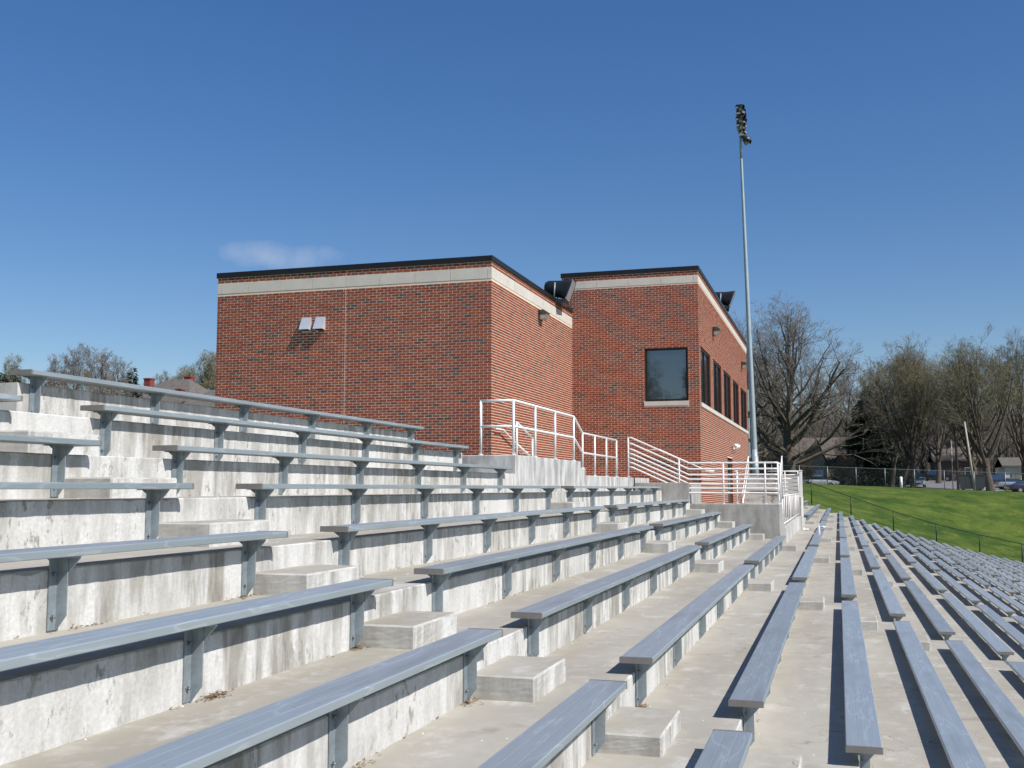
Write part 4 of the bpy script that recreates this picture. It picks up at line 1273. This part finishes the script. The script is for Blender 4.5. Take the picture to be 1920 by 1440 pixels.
house('brown_house', 'low brown building far off behind the lawn', 1755, 1850, 195, 3.4, 2.6, 9, M['brownwall'], M['roof'], 0, wins=((.2, 1.0, 1.8, 1.3, M['housewhite']),))
house('pale_garage', 'pale flat-fronted garage under the right-hand trees', 1886, 1925, 160, 3.0, 1.2, 7, M['siding'], M['roof2'], 0, wins=((0, 1.0, 1.2, 1.0, M['frame']),))
HB = 3.2
house('hip_roof_house', 'house with a grey-brown hipped roof and red chimneys behind the stand', 222, 348, 100, 5.9, 3.0, 9, M['siding'], M['roof2'], .72, base=HB,
      chim=((-.47, .5, .85, 3.35), (.07, .62, .8, 3.55), (.27, .15, .7, 1.7)), wins=((-.25, 4.0, 1.2, 1.2, M['frame']), (.15, 4.0, 1.2, 1.2, M['frame'])))
house('grey_roof_house', 'lower house with a wide grey roof beside the brick building', 330, 425, 92, 5.2, 2.1, 8, M['siding'], M['roof2'], .5, base=2.6,
      wins=((-.25, 3.4, 2.0, 1.3, M['frame']), (.2, 3.4, 1.2, 1.3, M['frame'])))
house('small_white_house', 'small house with a white gable below the hipped roof', 225, 300, 90, 4.6, 1.7, 6, M['housewhite'], M['roof'], 0, base=2.4, wins=((.2, 3.0, 1.2, 1.1, M['frame']),))

# ------------------------------------------------------------------ trees
def gen_branches(seed, H, kind):
    rnd = random.Random(seed)
    segs = []   # p0, p1, r0, r1, level
    ends = []
    P = dict(
        oak=dict(trunk=.60, lean=.05, limbs=24, start=.20, spread=.60, up=.08, wander=.18, ch=(7, 6, 4, 3), rt=.030, a0=1.25, a1=.30),
        vase=dict(trunk=.55, lean=.03, limbs=18, start=.26, spread=.60, up=.15, wander=.11, ch=(7, 6, 4, 3), rt=.020, a0=.80, a1=.20),
        round=dict(trunk=.66, lean=.05, limbs=17, start=.22, spread=.42, up=.14, wander=.17, ch=(6, 6, 4, 3), rt=.017, a0=1.0, a1=.35),
        brush=dict(trunk=.25, lean=.10, limbs=24, start=.03, spread=.62, up=.20, wander=.20, ch=(5, 4, 3, 2), rt=.008, a0=1.0, a1=.3))[kind]
    def rv(): return Vector((rnd.gauss(0, 1), rnd.gauss(0, 1), rnd.gauss(0, 1)))
    def branch(p, d, L, r, lev):
        n = {0: 7, 1: 5, 2: 3, 3: 2}.get(lev, 1)
        pts = [p]; rs = [r]
        for i in range(n):
            d = (d + rv() * P['wander'] * (.6 if lev == 0 else 1 if lev < 2 else .55) + Vector((0, 0, P['up'] * (1.2 if lev < 3 else .9)))).normalized()
            p = p + d * (L / n); pts.append(p); rs.append(r * (1 - (i + 1) / n * .72))
        for i in range(n): segs.append((pts[i], pts[i + 1], max(rs[i], .009), max(rs[i + 1], .007), lev + 1))
        if lev >= 4:
            ends.append(pts[-1]); return
        nc = P['ch'][lev]; nc = max(2, int(nc * rnd.uniform(.75, 1.25)))
        for k in range(nc):
            t = .22 + .78 * (k + rnd.random()) / nc
            i = min(n - 1, int(t * n)); f = t * n - i
            q = pts[i].lerp(pts[i + 1], f); dd = (pts[i + 1] - pts[i]).normalized()
            ax = rv(); ax = (ax - dd * ax.dot(dd)).normalized()
            ang = rnd.uniform(.45, 1.0)
            nd = (dd * math.cos(ang) + ax * math.sin(ang)).normalized()
            nl = L * (rnd.uniform(.38, .62) if lev < 2 else rnd.uniform(.5, .8)) * (1.15 - .55 * t)
            rr = rs[i] + (rs[i + 1] - rs[i]) * f
            branch(q, nd, nl, rr * rnd.uniform(.42, .62), lev + 1)
    # trunk
    p = Vector((0, 0, -.3)); d = Vector((rnd.uniform(-1, 1) * P['lean'], rnd.uniform(-1, 1) * P['lean'], 1)).normalized()
    r0 = H * P['rt']; n = 12; TL = H * P['trunk']
    pts = [p]; rs = [r0 * 1.25]
    for i in range(n):
        d = (d + Vector((rnd.gauss(0, .06), rnd.gauss(0, .06), .10))).normalized()
        p = p + d * (TL / n); pts.append(p); rs.append(r0 * (1 - .75 * ((i + 1) / n) ** 1.2))
    for i in range(n): segs.append((pts[i], pts[i + 1], rs[i], rs[i + 1], 0))
    nl = P['limbs']
    for k in range(nl):
        t = P['start'] + (1 - P['start']) * (k + rnd.random() * .6) / nl
        t = min(t, .999)
        i = min(n - 1, int(t * n)); q = pts[i].lerp(pts[i + 1], t * n - i)
        az = k * 2.399 + rnd.uniform(-.5, .5)
        s = (t - P['start']) / (1 - P['start'])
        ang = P['a0'] + (P['a1'] - P['a0']) * s + rnd.uniform(-.15, .15)
        nd = Vector((math.cos(az) * math.sin(ang), math.sin(az) * math.sin(ang), math.cos(ang)))
        L = H * P['spread'] * (1.0 - .35 * s) * rnd.uniform(.8, 1.1)
        rr = rs[i] * rnd.uniform(.38, .58)
        branch(q, nd, L, rr, 0)
    for k in range(3):
        az = k * 2.1 + rnd.random(); nd = Vector((math.cos(az) * .3, math.sin(az) * .3, 1)).normalized()
        branch(pts[-1], nd, H * (1 - P['trunk']) * rnd.uniform(.85, 1.05), rs[-1] * .8, 0)
    zmax = max(s_[1].z for s_ in segs)
    return segs, ends, H / zmax
def tubes(segs, sides, k):
    p0 = np.array([s[0] for s in segs]) * k; p1 = np.array([s[1] for s in segs]) * k
    r0 = np.array([s[2] for s in segs]); r1 = np.array([s[3] for s in segs])
    d = p1 - p0; d /= np.linalg.norm(d, axis=1, keepdims=True) + 1e-9
    ref = np.where(np.abs(d[:, 2:3]) < .9, np.array([[0, 0, 1.]]), np.array([[1., 0, 0]]))
    a = np.cross(d, ref); a /= np.linalg.norm(a, axis=1, keepdims=True); c = np.cross(d, a)
    n = len(segs); v = np.zeros((n, 2, sides, 3))
    for j in range(sides):
        t = 2 * math.pi * j / sides; o = a * math.cos(t) + c * math.sin(t)
        v[:, 0, j] = p0 + o * r0[:, None]; v[:, 1, j] = p1 + o * r1[:, None]
    b = (np.arange(n) * 2 * sides)[:, None]
    f = np.concatenate([np.stack([b[:, 0] + j, b[:, 0] + (j + 1) % sides, b[:, 0] + sides + (j + 1) % sides, b[:, 0] + sides + j], 1) for j in range(sides)])
    return v.reshape(-1, 3), f
TREES = {}
def tree_meshes(key, seed, H, kind, twig, bud=None, bud_n=0, bud_s=.12):
    if key in TREES: return TREES[key]
    segs, ends, k = gen_branches(seed, H, kind)
    v, f = tubes([s for s in segs if s[4] == 0], 8, k)
    trunk = raw_mesh('trunk', v, f, M['bark'], smooth=True)
    v1, f1 = tubes([s for s in segs if s[4] in (1, 2)], 5, k); v2, f2 = tubes([s for s in segs if s[4] > 2], 3, k)
    mi = [0] * len(f1) + [1] * len(f2)
    V = [v1, v2]; F = [f1, f2 + len(v1)]
    if bud and bud_n:
        rnd = np.random.RandomState(seed)
        e = np.array([tuple(x) for x in ends]) * k
        e = e[rnd.randint(0, len(e), bud_n)] + rnd.normal(0, .16, (bud_n, 3))
        a = rnd.normal(0, 1, (bud_n, 3)); a /= np.linalg.norm(a, axis=1, keepdims=True)
        b = np.cross(a, rnd.normal(0, 1, (bud_n, 3))); b /= np.linalg.norm(b, axis=1, keepdims=True)
        sz = bud_s * rnd.uniform(.5, 1.2, (bud_n, 1))
        q = np.stack([e - a * sz, e + b * sz * .5, e + a * sz, e - b * sz * .5], 1).reshape(-1, 3)
        o = len(v1) + len(v2)
        F.append(np.arange(bud_n * 4).reshape(-1, 4) + o); V.append(q); mi += [2] * bud_n
    crown = raw_mesh('crown', np.concatenate(V), np.concatenate(F), [M['bark'], M[twig], M[bud or 'bud']], mi)
    TREES[key] = (trunk, crown, H)
    return TREES[key]
def tree(name, key, u, y, h, rz, label, group, dz=0, wide=1.0):
    trunk, crown, H = TREES[key]
    x = gx_at(u, y); z = ground_z(x, y) + dz
    t = empty(name, (x, y, z), rz); tag(t, label, 'tree', group)
    s = h / H; t.scale = (s * wide, s * wide, s)
    link('trunk', trunk, t); link('crown', crown, t)
    return t
tree_meshes('oak', 21, 22.0, 'oak', 'twig', 'bud2', 3000, .05)
tree_meshes('vase', 5, 20.0, 'vase', 'twig2', 'bud', 9000, .05)
tree_meshes('vase2', 8, 20.0, 'vase', 'twig2', 'bud', 12000, .055)
tree_meshes('round', 13, 14.0, 'round', 'twig', 'bud2', 4000, .05)
tree_meshes('round2', 17, 14.0, 'round', 'twig2', 'bud', 12000, .06)
tree_meshes('brush', 3, 5.0, 'brush', 'twig', 'bud2', 2500, .04)
GR = 'bare spring trees beyond the bank'
tree('bare_tree', 'oak', 1484, 126, 22.8, 0.4, 'big spreading bare tree standing right of the floodlight pole', GR, 0, 1.15)
tree('budding_tree', 'vase', 1690, 130, 18.2, 1.1, 'tall budding tree with upright limbs left of the road', GR, 0, 1.15)
tree('budding_tree', 'vase2', 1858, 124, 17.8, 2.0, 'broad olive budding tree behind the leaning pole', GR, 0, 1.3)
tree('budding_tree', 'vase', 1836, 134, 18.0, 4.0, 'grey-trunked budding tree close behind the leaning pole', GR)
tree('budding_tree', 'vase2', 1672, 142, 18.6, 5.0, 'dark-trunked budding tree at the left of the road trees', GR)
tree('budding_tree', 'vase2', 1712, 128, 16.8, .3, 'budding tree whose trunk stands beside the white car', GR)
tree('bare_tree', 'oak', 1392, 150, 24.5, 2.2, 'bare tree rising behind the roof of the taller brick building', GR)
tree('bare_tree', 'round', 1432, 165, 20.0, 3.0, 'bare tree far behind the big spreading tree on its left', GR)
tree('bare_tree', 'round', 1590, 170, 19.0, 1.0, 'bare tree behind the stone house, right of the big tree', GR)
tree('budding_tree', 'vase', 1760, 172, 20.5, 2.5, 'budding tree far back between the two road trees', GR)
tree('budding_tree', 'vase', 1925, 140, 20.5, 5.5, 'budding tree cut by the right edge of the photo', GR)
tree('bare_tree', 'round', 1640, 190, 20, .6, 'distant bare tree above the dark evergreen', GR)
tree('bare_tree', 'round', 1730, 205, 22, 2.6, 'distant bare tree seen through the road trees', GR)
tree('bare_tree', 'oak', 1800, 200, 22, 1.6, 'distant bare tree behind the utility pole', GR)
tree('bare_tree', 'round', 1880, 190, 21, 4.6, 'distant bare tree behind the pale garage', GR)
tree('bare_tree', 'round', 1530, 205, 21, 5.2, 'distant bare tree behind the stone house roof', GR)
tree('brushy_tree', 'brush', 1580, 130, 6.4, .2, 'small grey twiggy tree in front of the stone house', GR, 0, 1.15)
tree('brushy_tree', 'brush', 1452, 128, 6.0, 1.2, 'tangled grey brush left of the big trunk', GR, 0, 1.2)
tree('brushy_tree', 'brush', 1515, 131, 5.5, 2.2, 'tangled grey brush right of the big trunk', GR, 0, 1.2)
GL = 'trees on the rise behind the stand'
tree('hill_tree', 'round', 96, 112, 12.4, .2, 'bare tree on the rise, leftmost of the group above the top bench', GL)
tree('hill_tree', 'round', 132, 104, 12.8, 1.7, 'thin-crowned bare tree on the rise, second of the group', GL)
tree('hill_tree', 'round', 180, 108, 12.8, 3.3, 'domed bare tree on the rise, fullest of the group', GL, 0, 1.25)
tree('hill_tree', 'round', 222, 116, 12.6, 4.4, 'narrow bare tree on the rise, right of the domed one', GL)
tree('hill_tree', 'round2', 375, 128, 14.8, .5, 'olive budding tree just left of the brick building', GL, 0, 1.2)
tree('hill_tree', 'round2', 335, 140, 13.8, 2.0, 'olive budding tree behind the hipped roof', GL)
tree('hill_tree', 'round', 290, 150, 13.6, 3.0, 'low bare tree behind the left chimney', GL, 0, 1.3)
tree('hill_tree', 'round', 312, 132, 12.4, 5.0, 'bare tree behind the ridge of the hipped roof', GL, 0, 1.3)
tree('hill_tree', 'round2', 350, 125, 13.0, 3.4, 'olive tree behind the right chimney of the hipped roof', GL, 0, 1.2)
tree('hill_tree', 'round', 400, 150, 17.5, 4.0, 'bare tree top showing above the olive budding tree', GL)
tree('hill_tree', 'round2', 2, 100, 10.8, 1.0, 'budding tree at the left edge of the photo', GL)
for k, (u, hh) in enumerate(((70, 5.2), (105, 5.0), (140, 5.4), (172, 5.1), (205, 5.3), (235, 4.8))):
    tree('hill_shrub', 'brush', u, 84 + k % 2 * 4, hh + 2.6, k * 1.1, '%s leafless shrub from the left on the rise below the bare trees' % ORD[k], GL, 0, 1.3)
for k, (x_, y_, h_) in enumerate(((-23.0, -52.0, 17.0), (-15.0, -56.0, 15.0), (-31.0, -47.0, 18.0))):
    t_ = tree('mirrored_tree', 'vase' if k != 1 else 'round2', 960, 100, h_, k * 1.3, '%s budding tree behind the photographer, mirrored in the large window' % ORD[k], 'trees mirrored in the window', 0, 1.2)
    t_.location = (x_, y_, ground_z(x_, y_))
# evergreens
def evergreen(u, y, h, w, seed, label, n=9000):
    x = gx_at(u, y); z = ground_z(x, y)
    t = empty('evergreen_tree', (x, y, z)); tag(t, label, 'tree')
    MB().tube((0, 0, -.3), (0, 0, h * .9), h * .018, .03, n=8).build('trunk', M['bark'], t)
    r = np.random.RandomState(seed)
    zz = h * (.06 + .94 * (1 - np.sqrt(r.uniform(0, 1, n)))); 
    R = w * (1 - zz / h) ** .8 * (1 + .28 * np.sin(zz * 3.1 + r.uniform(0, 6.28)) * (r.uniform(0, 1, n) > .3)) + .12
    a = r.uniform(0, 6.283, n); lob = 1 + .22 * np.sin(a * 3 + zz * 1.1) + .15 * np.sin(a * 7 - zz * 2.3)
    rad = R * lob * np.sqrt(r.uniform(.12, 1, n))
    c = np.stack([np.cos(a) * rad, np.sin(a) * rad, zz - rad * .18], 1)
    d = np.stack([np.cos(a), np.sin(a), -.25 + r.normal(0, .3, n)], 1) + r.normal(0, .35, (n, 3)); d /= np.linalg.norm(d, axis=1, keepdims=True)
    e = np.cross(d, r.normal(0, 1, (n, 3))); e /= np.linalg.norm(e, axis=1, keepdims=True)
    L = (.16 + .028 * h * r.uniform(.4, 1, n))[:, None]
    q = np.stack([c - d * L * .4, c + e * L * .22, c + d * L, c - e * L * .22], 1).reshape(-1, 3)
    link('crown', raw_mesh('crown', q, np.arange(n * 4).reshape(-1, 4), M['needle']), t)
evergreen(1632, 146, 13.0, 4.4, 1, 'dark evergreen tree right of the stone house', 14000)
evergreen(1655, 152, 11.0, 3.6, 2, 'dark evergreen tree behind the first road tree', 9000)
evergreen(243, 98, 9.6, 1.5, 3, 'small pointed evergreen beside the left red chimney', 4000)
evergreen(-6, 84, 7.4, 3.0, 4, 'dark evergreen at the left edge behind the stand', 7000)
evergreen(22, 88, 7.6, 2.4, 5, 'low dark evergreen just left of the top bench end', 5000)
# a far wood that reads as one mass behind everything on the right
rs_ = np.random.RandomState(9)
segsW = []
for i in range(3200):
    y = rs_.uniform(215, 260); u = rs_.uniform(1380, 2050); x = gx_at(u, y); z = ground_z(x, y); h = rs_.uniform(6, 13)
    p = Vector((x, y, z)); d = Vector((rs_.normal(0, .12), 0, 1))
    for k in range(4):
        q = p + d * (h / 4) + Vector((rs_.normal(0, .3), rs_.normal(0, .3), 0)); segsW.append((p, q, .10 * (1 - k * .2), .09 * (1 - k * .2), 1))
        if k > 0:
            for j in range(4): segsW.append((q, q + Vector((rs_.normal(0, 1.1), rs_.normal(0, .8), rs_.uniform(.2, 1.8))), .04, .02, 2))
        p = q
vW, fW = tubes(segsW, 3, 1.0)
fw_ = link('far_wood', raw_mesh('far_wood', vW, fW, M['twig'])); tag(fw_, 'dark leafless wood far behind the road', 'wood', None, 'stuff')

# ------------------------------------------------------------------ litter on the treads
def litter_patch(x, y, z, n, sx, sy, seed):
    r = random.Random(seed); m = MB()
    for i in range(n):
        px, py = x + abs(r.gauss(0, sx)), y + r.gauss(0, sy); s = r.uniform(.006, .017); a = r.uniform(0, 6.28)
        zz = z + .002 + abs(r.gauss(0, .006)); ca, sa = math.cos(a), math.sin(a)
        m.add([(px - s * ca, py - s * sa, zz), (px + s * .4 * sa, py - s * .4 * ca, zz + r.uniform(0, .008)), (px + s * ca, py + s * sa, zz + r.uniform(0, .01)), (px - s * .4 * sa, py + s * .4 * ca, zz + r.uniform(0, .006))], [(0, 1, 2, 3)])
    return m
mm = MB()
for r_, y_, n_ in ((2, 4.93, 110), (2, 6.66, 80), (1, 6.55, 40), (4, 8.1, 110), (3, 6.62, 60), (-1, 5.8, 90), (-2, 5.0, 80), (1, 4.95, 25), (3, 4.9, 40), (0, 5.3, 60), (2, 6.9, 50)):
    q = litter_patch(riser_x(r_) + .01, y_, top_z(r_ + 1), n_, .035, .06 if n_ > 50 else .12, r_ * 10 + int(y_))
    b_ = len(mm.v); mm.v += q.v; mm.f += [tuple(i + b_ for i in f_) for f_ in q.f]; mm.m += q.m; mm.sm += q.sm
rr_ = random.Random(5)
for r_ in range(-2, 9):     # thin line of debris in the corner under each riser, broken up
    for k in range(34):
        if rr_.random() < .6:
            y_ = rr_.uniform(2.5, 19); q = litter_patch(riser_x(r_) + .004, y_, top_z(r_ + 1), 3, .012, .05, rr_.randrange(9999))
            b_ = len(mm.v); mm.v += q.v; mm.f += [tuple(i + b_ for i in f_) for f_ in q.f]; mm.m += q.m; mm.sm += q.sm
tag(mm.build('leaf_litter', M['litter']), 'dry brown leaf litter gathered against the risers', 'leaf litter', None, 'stuff')
mc = MB()
for k in range(330):        # pale crumbs and grit
    r_ = rr_.randrange(-2, 10); y_ = 2.5 + 18 * rr_.random() ** 1.3
    x_ = riser_x(r_) + (.03 + .62 * rr_.random() if rr_.random() < .55 else .02 + abs(rr_.gauss(0, .05))); z_ = top_z(r_ + 1); s = rr_.uniform(.0025, .0065)
    mc.add([(x_ - s, y_ - s, z_), (x_ + s, y_ - s * .8, z_), (x_ + s * .7, y_ + s, z_), (x_ - s * .8, y_ + s * .9, z_), (x_, y_, z_ + s * 1.3)], [(0, 1, 4), (1, 2, 4), (2, 3, 4), (3, 0, 4), (0, 3, 2, 1)])
tag(mc.build('pale_grit', M['crumb']), 'scattered pale crumbs and grit on the treads', 'grit', None, 'stuff')
def leaf_thing(x, y, z, s, label):
    m = MB(); n = 9; vs = []
    for i in range(n):
        t = i / (n - 1); w = math.sin(math.pi * t) ** .8 * .32
        vs += [(t * s - s / 2, -w * s, .004 + .012 * math.sin(t * 3)), (t * s - s / 2, 0, .002 + .010 * math.sin(t * 3)), (t * s - s / 2, w * s, .006 + .014 * math.sin(t * 3))]
    fs = []
    for i in range(n - 1):
        a = i * 3; fs += [(a, a + 1, a + 4, a + 3), (a + 1, a + 2, a + 5, a + 4)]
    m.add(vs, fs); o = m.build('fallen_leaf', M['leaf_y'], None, (x, y, z)); o.rotation_euler = (0, 0, .4)
    tag(o, label, 'leaf')
zl_ = top_z(4)
leaf_thing(riser_x(3) + .33, 3.62, top_z(4), .075, 'small yellow leaf on the tread at the lower left corner')
# bottle and paper on the far benches
def bottle(x, y, z, label):
    prof = [(.0, .031), (.012, .034), (.10, .033), (.115, .030), (.13, .033), (.165, .031), (.19, .014), (.215, .013), (.217, .0)]
    n = 12; m = MB(); vs = []; fs = []
    for h, r in prof:
        for j in range(n): a = 2 * math.pi * j / n; vs.append((r * math.cos(a), r * math.sin(a), h))
    for i in range(len(prof) - 1):
        for j in range(n): fs.append((i * n + j, i * n + (j + 1) % n, (i + 1) * n + (j + 1) % n, (i + 1) * n + j))
    t = empty('plastic_bottle', (x, y, z)); tag(t, label, 'bottle')
    m.add(vs, fs, 0, True); m.build('body', plain('bottle_plastic', (.62, .66, .72), .2, 0, .05, 8), t)
    MB().tube((0, 0, .205), (0, 0, .232), .016, n=10).build('cap', M['white'], t)
    t.scale = (1.5, 1.5, 1.5)
sx5, sz5 = seat(5)
bottle(sx5 - .10, 36.6, sz5 + .001, 'clear plastic bottle standing on a bench past the landing')
def scrap(x, y, z, s, seed, label):
    r = random.Random(seed); m = MB(); n = 6
    vs = [(i / n * s + r.uniform(-.02, .02), j / n * s * .7 + r.uniform(-.02, .02), .004 + abs(r.gauss(0, s * .10))) for i in range(n + 1) for j in range(n + 1)]
    m.add(vs, [(i * (n + 1) + j, (i + 1) * (n + 1) + j, (i + 1) * (n + 1) + j + 1, i * (n + 1) + j + 1) for i in range(n) for j in range(n)])
    o = m.build('paper_scrap', M['paper'], None, (x, y, z)); tag(o, label, 'paper')
scrap(sx5 - .28, 42.5, sz5 + .002, .34, 1, 'crumpled white paper on a bench beyond the bottle')
scrap(riser_x(4) + .12, 43.5, top_z(5) + .002, .30, 2, 'crumpled white paper on the tread by the low wall')
